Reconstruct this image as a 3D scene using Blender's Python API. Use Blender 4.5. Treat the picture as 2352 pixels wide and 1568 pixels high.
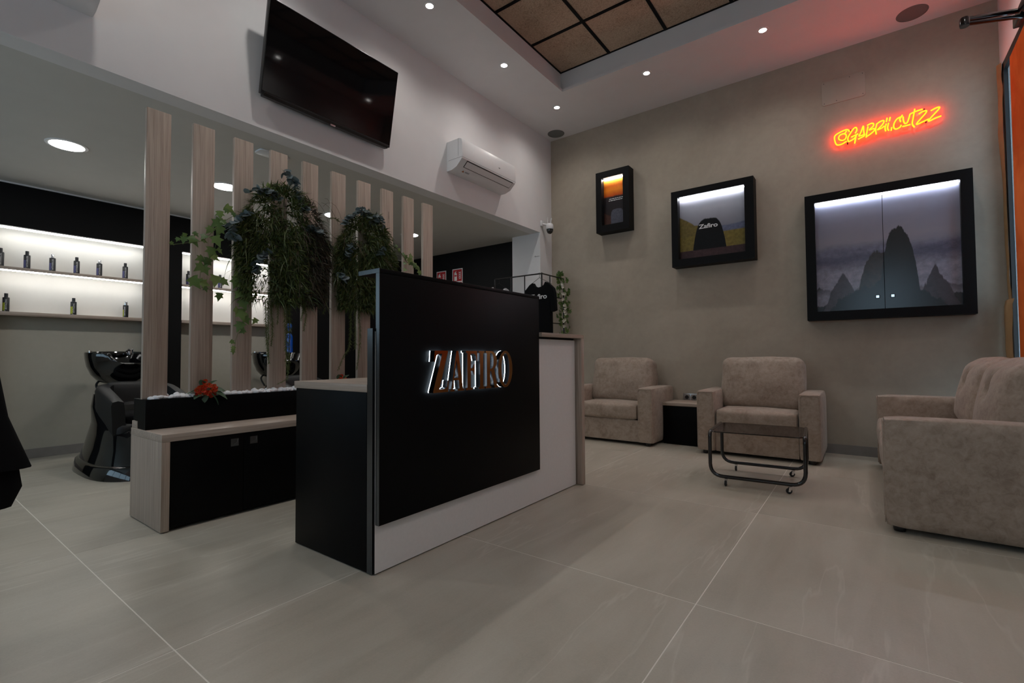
import bpy, bmesh, math, random
from mathutils import Vector, Matrix, noise as mnoise
random.seed(7)
for o in list(bpy.data.objects): bpy.data.objects.remove(o)
scene = bpy.context.scene
COL = scene.collection
PI = math.pi

# ------------------------------------------------------------------ camera
F_PX, W_PX = 1094.31, 2352.0
YAW, PITCH, ROLL = -0.638322620, 0.0310110301, -0.00632188033
fw = Vector((math.sin(YAW)*math.cos(PITCH), math.cos(YAW)*math.cos(PITCH), math.sin(PITCH)))
rt = Vector((math.cos(YAW), -math.sin(YAW), 0)); up = rt.cross(fw)
rt2 = math.cos(ROLL)*rt + math.sin(ROLL)*up; up2 = -math.sin(ROLL)*rt + math.cos(ROLL)*up
cam = bpy.data.cameras.new('camera'); co = bpy.data.objects.new('camera', cam); COL.objects.link(co)
cam.sensor_width = 36.0; cam.lens = F_PX/W_PX*36.0; cam.clip_start = 0.02
mw = Matrix((rt2, up2, -fw)).transposed().to_4x4(); mw.translation = Vector((0, 0, 0.9))
co.matrix_world = mw
scene.camera = co

# ------------------------------------------------------------------ world, exposure
world = bpy.data.worlds.new('world'); scene.world = world; world.use_nodes = True
bg = world.node_tree.nodes['Background']
bg.inputs[0].default_value = (0.60, 0.80, 1.0, 1); bg.inputs[1].default_value = 2.1
vs = scene.view_settings
vs.view_transform = 'Standard'; vs.look = 'None'; vs.gamma = 1.0; vs.use_curve_mapping = False
vs.exposure = 0.2
cy = scene.cycles
cy.max_bounces = 7; cy.diffuse_bounces = 4; cy.glossy_bounces = 3; cy.transmission_bounces = 4; cy.transparent_max_bounces = 10
cy.caustics_reflective = False; cy.caustics_refractive = False; cy.use_adaptive_sampling = True; cy.adaptive_threshold = .03
SPOT_W = 15.0          # each small ceiling spot, watts
PANEL_E = 52.0         # emission of the round downlights
SHELF_LED = 15.0
FRAME_LED = 75.0
NEON_E = 21.0

# ------------------------------------------------------------------ node helpers
def new_mat(name):
    m = bpy.data.materials.new(name); m.use_nodes = True
    nt = m.node_tree; nt.nodes.clear()
    out = nt.nodes.new('ShaderNodeOutputMaterial')
    return m, nt, out
def lk(nt, a, b): nt.links.new(a, b)
def principled(nt, out, col=(.5, .5, .5), rough=.5, metal=0., **kw):
    p = nt.nodes.new('ShaderNodeBsdfPrincipled')
    p.inputs['Base Color'].default_value = (*col, 1); p.inputs['Roughness'].default_value = rough
    p.inputs['Metallic'].default_value = metal
    for k, v in kw.items(): p.inputs[k].default_value = v
    lk(nt, p.outputs[0], out.inputs[0]); return p
def mathn(nt, op, a, b=None, clamp=False):
    n = nt.nodes.new('ShaderNodeMath'); n.operation = op; n.use_clamp = clamp
    for i, v in enumerate((a, b)):
        if v is None: continue
        if isinstance(v, (int, float)): n.inputs[i].default_value = v
        else: lk(nt, v, n.inputs[i])
    return n.outputs[0]
def coords(nt, kind='Object', scale=(1, 1, 1), rot=(0, 0, 0), rand=0.0):
    tc = nt.nodes.new('ShaderNodeTexCoord'); mp = nt.nodes.new('ShaderNodeMapping')
    mp.inputs['Scale'].default_value = scale; mp.inputs['Rotation'].default_value = rot
    lk(nt, tc.outputs[kind], mp.inputs[0])
    if rand:
        oi = nt.nodes.new('ShaderNodeObjectInfo')
        lk(nt, mathn(nt, 'MULTIPLY', oi.outputs['Random'], rand), mp.inputs['Location'])
    return mp.outputs[0]
def noise(nt, vec, scale=5., detail=3., rough=.55, dist=0.):
    n = nt.nodes.new('ShaderNodeTexNoise'); lk(nt, vec, n.inputs['Vector'])
    n.inputs['Scale'].default_value = scale; n.inputs['Detail'].default_value = detail
    n.inputs['Roughness'].default_value = rough; n.inputs['Distortion'].default_value = dist
    return n.outputs['Fac']
def ramp(nt, fac, stops):
    r = nt.nodes.new('ShaderNodeValToRGB'); e = r.color_ramp.elements
    while len(e) < len(stops): e.new(.5)
    for i, (p, c) in enumerate(stops): e[i].position = p; e[i].color = (*c, 1)
    lk(nt, fac, r.inputs[0]); return r.outputs[0]
def mixc(nt, fac, a, b):
    m = nt.nodes.new('ShaderNodeMix'); m.data_type = 'RGBA'
    for sock, v in ((m.inputs[0], fac), (m.inputs[6], a), (m.inputs[7], b)):
        if isinstance(v, (int, float)): sock.default_value = v
        elif isinstance(v, tuple): sock.default_value = (*v, 1)
        else: lk(nt, v, sock)
    return m.outputs[2]
def bump(nt, p, h, strength=.1, dist=.01):
    b = nt.nodes.new('ShaderNodeBump'); b.inputs['Strength'].default_value = strength
    b.inputs['Distance'].default_value = dist; lk(nt, h, b.inputs['Height']); lk(nt, b.outputs[0], p.inputs['Normal'])

MAT = {}
def simple(name, col, rough=.5, metal=0., var=.12, scale=30., bumpy=.0, **kw):
    m, nt, out = new_mat(name); p = principled(nt, out, col, rough, metal, **kw)
    v = coords(nt); n = noise(nt, v, scale, 3)
    lo = tuple(c*(1-var) for c in col); hi = tuple(min(1, c*(1+var)) for c in col)
    lk(nt, ramp(nt, n, [(.3, lo), (.7, hi)]), p.inputs['Base Color'])
    if bumpy: bump(nt, p, n, bumpy, .003)
    MAT[name] = m; return m
def emit(name, col, strength):
    m, nt, out = new_mat(name); e = nt.nodes.new('ShaderNodeEmission')
    e.inputs[0].default_value = (*col, 1); e.inputs[1].default_value = strength
    lk(nt, e.outputs[0], out.inputs[0]); MAT[name] = m; return m
def wood(name, axis, lo, mid, hi):
    m, nt, out = new_mat(name); p = principled(nt, out, mid, .48)
    s = [58, 58, 58]; s['xyz'.index(axis)] = 1.3
    v = coords(nt, scale=tuple(s), rand=3.0)
    n1 = noise(nt, v, 1.5, 4, .62, .9)
    s2 = [260, 260, 260]; s2['xyz'.index(axis)] = 3.0
    n2 = noise(nt, coords(nt, scale=tuple(s2), rand=5.0), 1.0, 2, .6)
    s3 = [9, 9, 9]; s3['xyz'.index(axis)] = .6
    n3 = noise(nt, coords(nt, scale=tuple(s3), rand=7.0), 1.0, 2, .5)
    f = mathn(nt, 'ADD', mathn(nt, 'ADD', mathn(nt, 'MULTIPLY', n1, .55), mathn(nt, 'MULTIPLY', n2, .25)), mathn(nt, 'MULTIPLY', n3, .20))
    lk(nt, ramp(nt, f, [(.34, lo), (.5, mid), (.66, hi)]), p.inputs['Base Color'])
    bump(nt, p, f, .08, .002); MAT[name] = m
def plaster(name, a, b, scale=1.6, rough=.75, bmp=.06):
    m, nt, out = new_mat(name); p = principled(nt, out, a, rough)
    v = coords(nt)
    n1 = noise(nt, v, scale, 6, .6, .8); n2 = noise(nt, v, scale*14, 4, .6)
    f = mathn(nt, 'ADD', mathn(nt, 'MULTIPLY', n1, .75), mathn(nt, 'MULTIPLY', n2, .25))
    lk(nt, ramp(nt, f, [(.32, a), (.68, b)]), p.inputs['Base Color'])
    bump(nt, p, n2, bmp, .002); MAT[name] = m

WL, WM, WH = (.265, .200, .160), (.420, .335, .275), (.520, .430, .360)
wood('wood_x', 'x', WL, WM, WH); wood('wood_y', 'y', WL, WM, WH); wood('wood_z', 'z', WL, WM, WH)
simple('black_laminate', (.0030, .0030, .0034), .45, var=.15, scale=80, **{'Specular IOR Level': .09})
simple('black_edge', (.010, .011, .013), .22, var=.1, scale=80, **{'Specular IOR Level': 1.0})
simple('black_frame', (.0035, .0035, .004), .5, var=.1, scale=60, **{'Specular IOR Level': .15})
simple('black_wall', (.0025, .0025, .0028), .65, var=.15, scale=20, **{'Specular IOR Level': .2})
simple('black_gloss', (.0035, .0035, .004), .07, var=.05, **{'Coat Weight': .5})
simple('black_leather', (.004, .004, .0045), .55, var=.15, scale=150, bumpy=.1)
simple('black_plastic', (.010, .010, .011), .3, var=.1)
simple('black_metal', (.006, .006, .0065), .22, .0, var=.1, **{'Coat Weight': .4})
simple('black_cloth', (.0022, .0023, .0032), .9, var=.2, scale=200, bumpy=.2, **{'Specular IOR Level': .15})
simple('rubber', (.010, .010, .010), .7)
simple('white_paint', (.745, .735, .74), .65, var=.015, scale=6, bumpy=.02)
simple('shaded_white_paint', (.60, .585, .55), .7, var=.015, scale=6, bumpy=.02)  # white paint made greyer and warmer: the low ceiling's shade is in this colour
simple('white_laminate', (.74, .725, .715), .42, var=.02, scale=60)
simple('white_plastic', (.78, .78, .79), .32, var=.01)
simple('grey_plastic', (.16, .165, .16), .6, var=.12, scale=220)
simple('grey_base', (.235, .215, .20), .55, var=.08, scale=12)
simple('chrome', (.75, .76, .78), .12, 1.0, var=.03)
simple('steel', (.50, .51, .52), .32, 1.0, var=.05)
simple('bronze_mirror', (.36, .155, .05), .16, 1.0, var=.06, scale=8)
simple('smoke_metal', (.07, .07, .075), .28, 1.0, var=.05)
simple('gold_screw', (.9, .62, .12), .3, 1.0, var=.03)
simple('white_cloth', (.70, .70, .71), .9, var=.04, scale=120, bumpy=.2)
simple('white_ink', (.72, .72, .73), .7, var=.02)
simple('dark_ink', (.05, .05, .05), .7, var=.05)
simple('grey_ink', (.30, .30, .31), .7, var=.05)
simple('orange_ink', (.45, .16, .03), .6, var=.05)
simple('violet_ink', (.075, .075, .20), .5, var=.08, scale=120)
simple('yellow_ink', (.50, .55, .03), .5, var=.08, scale=120)
simple('bottle_black', (.011, .012, .015), .28, var=.1)
simple('sign_red', (.36, .012, .016), .5, var=.05)
simple('sign_white', (.62, .62, .61), .5, var=.03)
simple('pebble', (.80, .81, .84), .6, var=.06, scale=40, bumpy=.12)
simple('bark', (.09, .065, .04), .8, var=.2)
simple('stem_green', (.10, .13, .04), .7, var=.2)
simple('brown_twig', (.10, .07, .05), .8, var=.3)
simple('grout', (.80, .76, .69), .8, var=.03)
simple('cover_beige', (.43, .378, .31), .6, var=.03, scale=6)
simple('white_petal', (.62, .58, .53), .7, var=.05)
simple('kraft', (.30, .175, .075), .75, var=.12, scale=9, bumpy=.15)
simple('picture_glaze_black', (.004, .004, .005), .2, var=.05)
simple('door_frame_black', (.008, .008, .009), .35, var=.05)
plaster('beige_wall', (.355, .305, .243), (.450, .395, .320), 1.3)
plaster('cream_wall', (.40, .375, .31), (.46, .435, .365), 1.2)
plaster('niche_white', (.80, .79, .755), (.83, .82, .78), 2.0)
emit('spot_lens', (1, .97, .93), 30.0)
emit('panel_lens', (1, .975, .94), PANEL_E)
emit('shelf_led', (1, .985, .94), SHELF_LED)
emit('frame_led', (.93, .95, 1.0), FRAME_LED)
emit('neon_tube', (1.0, .041, .0013), NEON_E)
emit('letter_led', (.72, .88, 1.0), 7.0)

def floor_mat():
    m, nt, out = new_mat('stone_tile'); p = principled(nt, out, (.3, .27, .23), .34)
    v = coords(nt, rand=23.0)
    n1 = noise(nt, v, 1.3, 6, .6, .6)
    v2 = coords(nt, scale=(7.0, 1.1, 1), rot=(0, 0, .35), rand=11.0)
    n2 = noise(nt, v2, 1.3, 5, .6, .5)
    n3 = noise(nt, v, 170., 2, .5)
    f = mathn(nt, 'ADD', mathn(nt, 'ADD', mathn(nt, 'MULTIPLY', n1, .45), mathn(nt, 'MULTIPLY', n2, .40)), mathn(nt, 'MULTIPLY', n3, .15))
    base = ramp(nt, f, [(.32, (.372, .335, .270)), (.5, (.455, .415, .343)), (.68, (.525, .486, .410))])
    v3 = coords(nt, scale=(1.7, .22, 1), rot=(0, 0, .30), rand=37.0)
    n4 = noise(nt, v3, 1.3, 5, .6, .25)
    vein = mathn(nt, 'SUBTRACT', 1.0, mathn(nt, 'MULTIPLY', mathn(nt, 'ABSOLUTE', mathn(nt, 'SUBTRACT', n4, .52)), 95.0), clamp=True)
    col = mixc(nt, mathn(nt, 'MULTIPLY', vein, .30), base, (.66, .625, .545))
    lk(nt, col, p.inputs['Base Color'])
    lk(nt, mathn(nt, 'ADD', mathn(nt, 'MULTIPLY', n1, .2), .27), p.inputs['Roughness'])
    bump(nt, p, n3, .05, .001); MAT['stone_tile'] = m
floor_mat()
def suede_mat():
    m, nt, out = new_mat('suede'); p = principled(nt, out, (.35, .26, .2), .72)
    v = coords(nt)
    n1 = noise(nt, v, 7., 6, .65, .5); n2 = noise(nt, v, 34., 5, .65, .6); n3 = noise(nt, v, 300., 2)
    f = mathn(nt, 'ADD', mathn(nt, 'MULTIPLY', n1, .5), mathn(nt, 'MULTIPLY', n2, .5))
    lk(nt, ramp(nt, f, [(.34, (.225, .165, .125)), (.5, (.345, .268, .212)), (.66, (.43, .345, .28))]), p.inputs['Base Color'])
    p.inputs['Sheen Weight'].default_value = .15
    bump(nt, p, mathn(nt, 'ADD', n2, n3), .12, .003); MAT['suede'] = m
suede_mat()
def woodwool():
    m, nt, out = new_mat('wood_wool'); p = principled(nt, out, (.3, .2, .14), .9)
    v = coords(nt, rand=9.)
    n = noise(nt, v, 95., 3, .7, 1.5); n1 = noise(nt, v, 3., 3)
    f = mathn(nt, 'ADD', mathn(nt, 'MULTIPLY', n, .8), mathn(nt, 'MULTIPLY', n1, .2))
    lk(nt, ramp(nt, f, [(.35, (.24, .165, .11)), (.5, (.50, .37, .265)), (.65, (.62, .47, .35))]), p.inputs['Base Color'])
    bump(nt, p, n, .4, .004); MAT['wood_wool'] = m
woodwool()
def leaf_mat(name, stops, rough=.5, trans=.25):
    m, nt, out = new_mat(name); p = principled(nt, out, stops[0][1], rough)
    g = nt.nodes.new('ShaderNodeNewGeometry'); oi = nt.nodes.new('ShaderNodeObjectInfo')
    f = mathn(nt, 'FRACT', mathn(nt, 'ADD', g.outputs['Random Per Island'], oi.outputs['Random']))
    n = noise(nt, coords(nt), 45., 3)
    f = mathn(nt, 'ADD', mathn(nt, 'MULTIPLY', f, .75), mathn(nt, 'MULTIPLY', n, .25))
    col = ramp(nt, f, stops); lk(nt, col, p.inputs['Base Color'])
    t = nt.nodes.new('ShaderNodeBsdfTranslucent'); lk(nt, col, t.inputs[0])
    mx = nt.nodes.new('ShaderNodeMixShader'); mx.inputs[0].default_value = trans
    lk(nt, p.outputs[0], mx.inputs[1]); lk(nt, t.outputs[0], mx.inputs[2]); lk(nt, mx.outputs[0], out.inputs[0])
    MAT[name] = m
leaf_mat('foliage', [(.1, (.022, .036, .011)), (.4, (.050, .085, .022)), (.7, (.095, .130, .022)), (.95, (.085, .065, .030))], .6)
leaf_mat('foliage_brown', [(.1, (.020, .018, .012)), (.5, (.048, .042, .028)), (.9, (.085, .055, .03))], .7)
leaf_mat('grass', [(.1, (.05, .10, .035)), (.6, (.085, .14, .045)), (.95, (.15, .17, .07))], .4)
leaf_mat('ivy', [(.1, (.070, .140, .038)), (.6, (.130, .215, .055)), (.95, (.21, .28, .08))], .42)
leaf_mat('eucalyptus', [(.1, (.085, .125, .135)), (.6, (.135, .185, .20)), (.95, (.21, .25, .26))], .5)
leaf_mat('fern', [(.1, (.065, .100, .024)), (.6, (.110, .145, .036)), (.95, (.15, .165, .055))], .6)
leaf_mat('bloom_leaf', [(.1, (.050, .105, .055)), (.9, (.085, .145, .085))], .5)
leaf_mat('bloom', [(.1, (.46, .020, .008)), (.6, (.62, .055, .014)), (.95, (.70, .12, .04))], .5, .3)

def glass_mat(name, tint, fac):
    m, nt, out = new_mat(name)
    t = nt.nodes.new('ShaderNodeBsdfTransparent'); t.inputs[0].default_value = (*tint, 1)
    g = nt.nodes.new('ShaderNodeBsdfGlossy'); g.inputs['Roughness'].default_value = .03
    lw = nt.nodes.new('ShaderNodeLayerWeight'); lw.inputs[0].default_value = .5
    fr = mathn(nt, 'ADD', mathn(nt, 'MULTIPLY', mathn(nt, 'POWER', lw.outputs['Facing'], 5.0), .9), .035)
    mx = nt.nodes.new('ShaderNodeMixShader')
    lk(nt, mathn(nt, 'MULTIPLY', fr, fac), mx.inputs[0]); lk(nt, t.outputs[0], mx.inputs[1]); lk(nt, g.outputs[0], mx.inputs[2])
    lk(nt, mx.outputs[0], out.inputs[0]); MAT[name] = m
glass_mat('clear_glass', (.93, .97, .97), 1.0)
glass_mat('acrylic', (.98, .97, .97), .04)
glass_mat('smoked_glass', (.30, .27, .255), 1.0)
def paper_mat():
    m, nt, out = new_mat('orange_paper')
    n = noise(nt, coords(nt), 3., 5, .6, .6)
    col = ramp(nt, n, [(.3, (.52, .13, .035)), (.7, (.66, .20, .06))])
    d = nt.nodes.new('ShaderNodeBsdfDiffuse'); t = nt.nodes.new('ShaderNodeBsdfTranslucent')
    lk(nt, col, d.inputs[0]); lk(nt, col, t.inputs[0])
    mx = nt.nodes.new('ShaderNodeMixShader'); mx.inputs[0].default_value = .34
    lk(nt, d.outputs[0], mx.inputs[1]); lk(nt, t.outputs[0], mx.inputs[2]); lk(nt, mx.outputs[0], out.inputs[0]); MAT['orange_paper'] = m
paper_mat()
def screen_mat():
    m, nt, out = new_mat('tv_screen'); principled(nt, out, (.0016, .0016, .0020), .05, **{'Specular IOR Level': .3}); MAT['tv_screen'] = m
screen_mat()
def liquid_mat():
    m, nt, out = new_mat('blue_liquid'); p = principled(nt, out, (.01, .10, .75), .08)
    p.inputs['Transmission Weight'].default_value = .35; p.inputs['Coat Weight'].default_value = .6
    n = noise(nt, coords(nt), 12., 2); lk(nt, ramp(nt, n, [(.3, (.008, .10, .62)), (.7, (.012, .16, .80))]), p.inputs['Base Color'])
    MAT['blue_liquid'] = m
liquid_mat()

# printed pictures: plain stand-ins painted on the UV square by bands, ridges, blobs
def print_mat(name, layers, rough=.4, spec=.2):
    m, nt, out = new_mat(name); p = principled(nt, out, (.2, .2, .2), rough); p.inputs['Specular IOR Level'].default_value = spec
    uv = nt.nodes.new('ShaderNodeUVMap'); sp = nt.nodes.new('ShaderNodeSeparateXYZ'); lk(nt, uv.outputs[0], sp.inputs[0])
    u, v = sp.outputs[0], sp.outputs[1]
    col = None
    for i, L in enumerate(layers):
        if L[0] == 'grad':
            w = noise(nt, uv.outputs[0], L[2], 5, .6, 1.2)
            f = mathn(nt, 'ADD', v, mathn(nt, 'MULTIPLY', mathn(nt, 'SUBTRACT', w, .5), L[3]))
            col = ramp(nt, f, L[1])
        else:
            cx = nt.nodes.new('ShaderNodeCombineXYZ'); lk(nt, u, cx.inputs[0]); cx.inputs[1].default_value = i*3.7
            if L[0] == 'ridge':
                _, base, amp, freq, c, soft, slope = L
                n = noise(nt, cx.outputs[0], freq, 5, .55)
                lim = mathn(nt, 'ADD', mathn(nt, 'MULTIPLY', mathn(nt, 'SUBTRACT', n, .5), amp*2), mathn(nt, 'ADD', mathn(nt, 'MULTIPLY', u, slope), base))
                mask = mathn(nt, 'MULTIPLY', mathn(nt, 'SUBTRACT', lim, v), 1./soft, clamp=True)
            elif L[0] == 'peak':
                _, cu, w_, h_, c, wob, ex = L
                n = noise(nt, cx.outputs[0], 16., 5, .65); n5 = noise(nt, uv.outputs[0], 14., 4, .6)
                d = mathn(nt, 'POWER', mathn(nt, 'ABSOLUTE', mathn(nt, 'DIVIDE', mathn(nt, 'SUBTRACT', u, cu), w_)), ex)
                lim = mathn(nt, 'ADD', mathn(nt, 'MULTIPLY', mathn(nt, 'SUBTRACT', 1.0, d), h_), mathn(nt, 'MULTIPLY', mathn(nt, 'SUBTRACT', mathn(nt, 'ADD', n, mathn(nt, 'MULTIPLY', n5, .4)), .7), wob))
                mask = mathn(nt, 'MULTIPLY', mathn(nt, 'SUBTRACT', lim, v), 60., clamp=True)
            elif L[0] == 'blob':
                _, cu, cv_, ru, rv, c, pw, wob = L
                n = noise(nt, uv.outputs[0], 9., 4, .6)
                du = mathn(nt, 'POWER', mathn(nt, 'ABSOLUTE', mathn(nt, 'DIVIDE', mathn(nt, 'SUBTRACT', u, cu), ru)), pw)
                dv = mathn(nt, 'POWER', mathn(nt, 'ABSOLUTE', mathn(nt, 'DIVIDE', mathn(nt, 'SUBTRACT', v, cv_), rv)), pw)
                d = mathn(nt, 'ADD', mathn(nt, 'ADD', du, dv), mathn(nt, 'MULTIPLY', mathn(nt, 'SUBTRACT', n, .5), wob))
                mask = mathn(nt, 'MULTIPLY', mathn(nt, 'SUBTRACT', 1.0, d), 8., clamp=True)
            n2 = noise(nt, uv.outputs[0], 22., 4, .6)
            cc = ramp(nt, n2, [(.3, tuple(x*.75 for x in c)), (.7, tuple(min(1, x*1.25) for x in c))])
            col = mixc(nt, mask, col, cc)
    lk(nt, col, p.inputs['Base Color']); MAT[name] = m

# ------------------------------------------------------------------ mesh helpers
class MB:
    def __init__(s): s.v = []; s.f = []; s.mi = []; s.cur = 0
    def add(s, vs, fs):
        b = len(s.v); s.v += [tuple(x) for x in vs]
        for f in fs: s.f.append(tuple(b+i for i in f)); s.mi.append(s.cur)
        return s
    def box(s, lo, hi):
        x0, y0, z0 = lo; x1, y1, z1 = hi
        return s.add([(x0, y0, z0), (x1, y0, z0), (x1, y1, z0), (x0, y1, z0), (x0, y0, z1), (x1, y0, z1), (x1, y1, z1), (x0, y1, z1)],
                     [(0, 3, 2, 1), (4, 5, 6, 7), (0, 1, 5, 4), (1, 2, 6, 5), (2, 3, 7, 6), (3, 0, 4, 7)])
    def tube(s, pts, r, n=8, closed=False, taper=None):
        P = [Vector(p) for p in pts]; N = len(P); T = []
        for i in range(N):
            a = P[(i-1) % N] if (closed or i > 0) else P[0]; b = P[(i+1) % N] if (closed or i < N-1) else P[-1]
            t = (b-a); T.append(t.normalized() if t.length > 1e-9 else Vector((0, 0, 1)))
        ref = Vector((0, 0, 1)) if abs(T[0].z) < .9 else Vector((1, 0, 0))
        nx = T[0].cross(ref).normalized(); rings = []
        for i in range(N):
            nx = (nx - T[i]*nx.dot(T[i])).normalized(); ny = T[i].cross(nx)
            rr = r if taper is None else r*taper[i]
            rings.append([P[i]+nx*rr*math.cos(2*PI*k/n)+ny*rr*math.sin(2*PI*k/n) for k in range(n)])
        vs = [p for R in rings for p in R]; fs = []
        for i in range(N if closed else N-1):
            a = i*n; b = ((i+1) % N)*n
            for k in range(n): fs.append((a+k, a+(k+1) % n, b+(k+1) % n, b+k))
        if not closed: fs.append(tuple(range(n-1, -1, -1))); fs.append(tuple((N-1)*n+k for k in range(n)))
        return s.add(vs, fs)
    def lathe(s, prof, n=24, c=(0, 0, 0), sx=1., sy=1., axis='z', cap=True):
        vs = []; fs = []; m = len(prof)
        for (r, z) in prof:
            for k in range(n):
                a = 2*PI*k/n; p = (r*math.cos(a)*sx, r*math.sin(a)*sy, z)
                if axis == 'x': p = (p[2], p[0], p[1])
                elif axis == 'y': p = (p[0], p[2], p[1])
                vs.append((c[0]+p[0], c[1]+p[1], c[2]+p[2]))
        for i in range(m-1):
            for k in range(n): fs.append((i*n+k, i*n+(k+1) % n, (i+1)*n+(k+1) % n, (i+1)*n+k))
        if cap and prof[0][0] > 1e-6: fs.append(tuple(range(n-1, -1, -1)))
        if cap and prof[-1][0] > 1e-6: fs.append(tuple((m-1)*n+k for k in range(n)))
        return s.add(vs, fs)
    def prism(s, poly, a, b, axis='x'):
        """poly: 2-D outline; extruded from a to b along axis."""
        def mk(p, t): return {'x': (t, p[0], p[1]), 'y': (p[0], t, p[1]), 'z': (p[0], p[1], t)}[axis]
        n = len(poly); vs = [mk(p, a) for p in poly]+[mk(p, b) for p in poly]
        fs = [tuple(range(n-1, -1, -1)), tuple(range(n, 2*n))]+[(i, (i+1) % n, n+(i+1) % n, n+i) for i in range(n)]
        return s.add(vs, fs)
    def loft(s, rings, cap=True):
        n = len(rings[0]); vs = [p for R in rings for p in R]; fs = []
        for i in range(len(rings)-1):
            for k in range(n): fs.append((i*n+k, i*n+(k+1) % n, (i+1)*n+(k+1) % n, (i+1)*n+k))
        if cap: fs.append(tuple(range(n-1, -1, -1))); fs.append(tuple((len(rings)-1)*n+k for k in range(n)))
        return s.add(vs, fs)
    def build(s, name, mats, parent=None, loc=(0, 0, 0), smooth=False, bevel=0., seg=2, recalc=True, angle=.7):
        me = bpy.data.meshes.new(name); me.from_pydata(s.v, [], s.f)
        if isinstance(mats, str): mats = [mats]
        for m in mats: me.materials.append(MAT[m])
        for i, p in enumerate(me.polygons): p.material_index = s.mi[i]
        bm = bmesh.new(); bm.from_mesh(me)
        if recalc: bmesh.ops.recalc_face_normals(bm, faces=bm.faces)
        if bevel:
            es = [e for e in bm.edges if len(e.link_faces) == 2 and e.calc_face_angle(0) > .6]
            bmesh.ops.bevel(bm, geom=es, offset=bevel, segments=seg, affect='EDGES', profile=.5, clamp_overlap=True)
        bm.to_mesh(me); bm.free()
        if smooth or bevel:
            for p in me.polygons: p.use_smooth = True
            if hasattr(me, 'set_sharp_from_angle'): me.set_sharp_from_angle(angle=angle)
        o = bpy.data.objects.new(name, me); COL.objects.link(o); o.location = loc
        if parent: o.parent = parent
        return o
def tag(o, label, cat, group=None):
    o['label'] = label; o['category'] = cat
    if group: o['group'] = group
    return o
def struct(o, label=None):
    o['kind'] = 'structure'
    if label: o['label'] = label
    return o
def thing(name, label, cat, loc=(0, 0, 0), rotz=0., group=None):
    o = bpy.data.objects.new(name, None); COL.objects.link(o); o.location = loc; o.rotation_euler = (0, 0, rotz)
    o.empty_display_size = .1
    return tag(o, label, cat, group)
def base_of(parent):
    v = Vector((0, 0, 0))
    while parent: v = v + Vector(parent.location); parent = parent.parent
    return v
def wbox(name, lo, hi, mat, parent=None, bevel=0., seg=2):
    """box given in room coordinates; origin at its bottom centre"""
    c = Vector(((lo[0]+hi[0])/2, (lo[1]+hi[1])/2, lo[2]))
    m = MB().box(tuple(Vector(lo)-c), tuple(Vector(hi)-c))
    return m.build(name, mat, parent, c-base_of(parent), bevel=bevel, seg=seg)
def copy_part(o, parent, loc, rot=None, scale=None):
    c = o.copy(); COL.objects.link(c); c.parent = parent; c.location = loc
    if rot is not None: c.rotation_euler = rot
    if scale is not None: c.scale = scale
    return c
def fillet(pts, r, n=5, closed=True):
    P = [Vector(p) for p in pts]; N = len(P); out = []
    for i in range(N):
        if not closed and i in (0, N-1): out.append(P[i]); continue
        a, b, c = P[(i-1) % N], P[i], P[(i+1) % N]
        u = (a-b).normalized(); w = (c-b).normalized()
        p0 = b+u*r; p1 = b+w*r
        for k in range(n+1):
            t = k/n; out.append((1-t)**2*p0+2*t*(1-t)*b+t*t*p1)
    return out
def smooth_path(pts, n=6):
    P = [Vector(p) for p in pts]
    if len(P) < 3: return P
    out = []; Q = [2*P[0]-P[1]]+P+[2*P[-1]-P[-2]]
    for i in range(1, len(Q)-2):
        p0, p1, p2, p3 = Q[i-1], Q[i], Q[i+1], Q[i+2]
        for k in range(n):
            t = k/n
            out.append(.5*((2*p1)+(p2-p0)*t+(2*p0-5*p1+4*p2-p3)*t*t+(-p0+3*p1-3*p2+p3)*t**3))
    out.append(P[-1]); return out
def cushion(sx, sy, sz, r=.05, puff=(0, 0, 0), n=14, wr=.0, seed=0):
    """rounded, swollen box centred at origin with half sizes sx, sy, sz"""
    bm = bmesh.new(); bmesh.ops.create_cube(bm, size=2.0)
    bmesh.ops.subdivide_edges(bm, edges=bm.edges[:], cuts=n, use_grid_fill=True)
    H = (sx, sy, sz)
    for v in bm.verts:
        q = Vector(v.co); p = Vector((q.x*sx, q.y*sy, q.z*sz))
        inner = Vector([max(-(H[i]-r), min(H[i]-r, p[i])) for i in range(3)])
        d = p-inner
        if d.length > 1e-9: p = inner+d.normalized()*r
        w = [(1-q[i]**2) for i in range(3)]
        b = Vector((q.x*puff[0]*w[1]*w[2], q.y*puff[1]*w[0]*w[2], q.z*puff[2]*w[0]*w[1]))
        p = p+b
        if wr: 
            nn = mnoise.noise(Vector((p.x*6+seed, p.y*6, p.z*6)))+.35*mnoise.noise(Vector((p.x*15+seed, p.y*15, p.z*15)))
            p = p+v.normal*nn*wr
        v.co = p
    m = MB(); m.add([v.co for v in bm.verts], [[v.index for v in f.verts] for f in bm.faces]); bm.free(); return m
def text_mesh(name, body, size, mat, extrude=.0008, xs=1., spacing=1., bold=0.):
    c = bpy.data.curves.new(name, 'FONT'); c.body = body; c.size = size; c.extrude = extrude
    c.align_x = 'CENTER'; c.align_y = 'CENTER'; c.space_character = spacing; c.offset = bold; c.resolution_u = 3
    t = bpy.data.objects.new(name+'_tmp', c); COL.objects.link(t)
    dg = bpy.context.evaluated_depsgraph_get(); me = bpy.data.meshes.new_from_object(t.evaluated_get(dg))
    bpy.data.objects.remove(t); bpy.data.curves.remove(c)
    for v in me.vertices: v.co.x *= xs
    me.materials.clear(); me.materials.append(MAT[mat]); me.name = name
    return me
def place_mesh(name, me, parent, mat4):
    o = bpy.data.objects.new(name, me); COL.objects.link(o)
    if parent: o.parent = parent
    o.matrix_basis = mat4; return o
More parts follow.
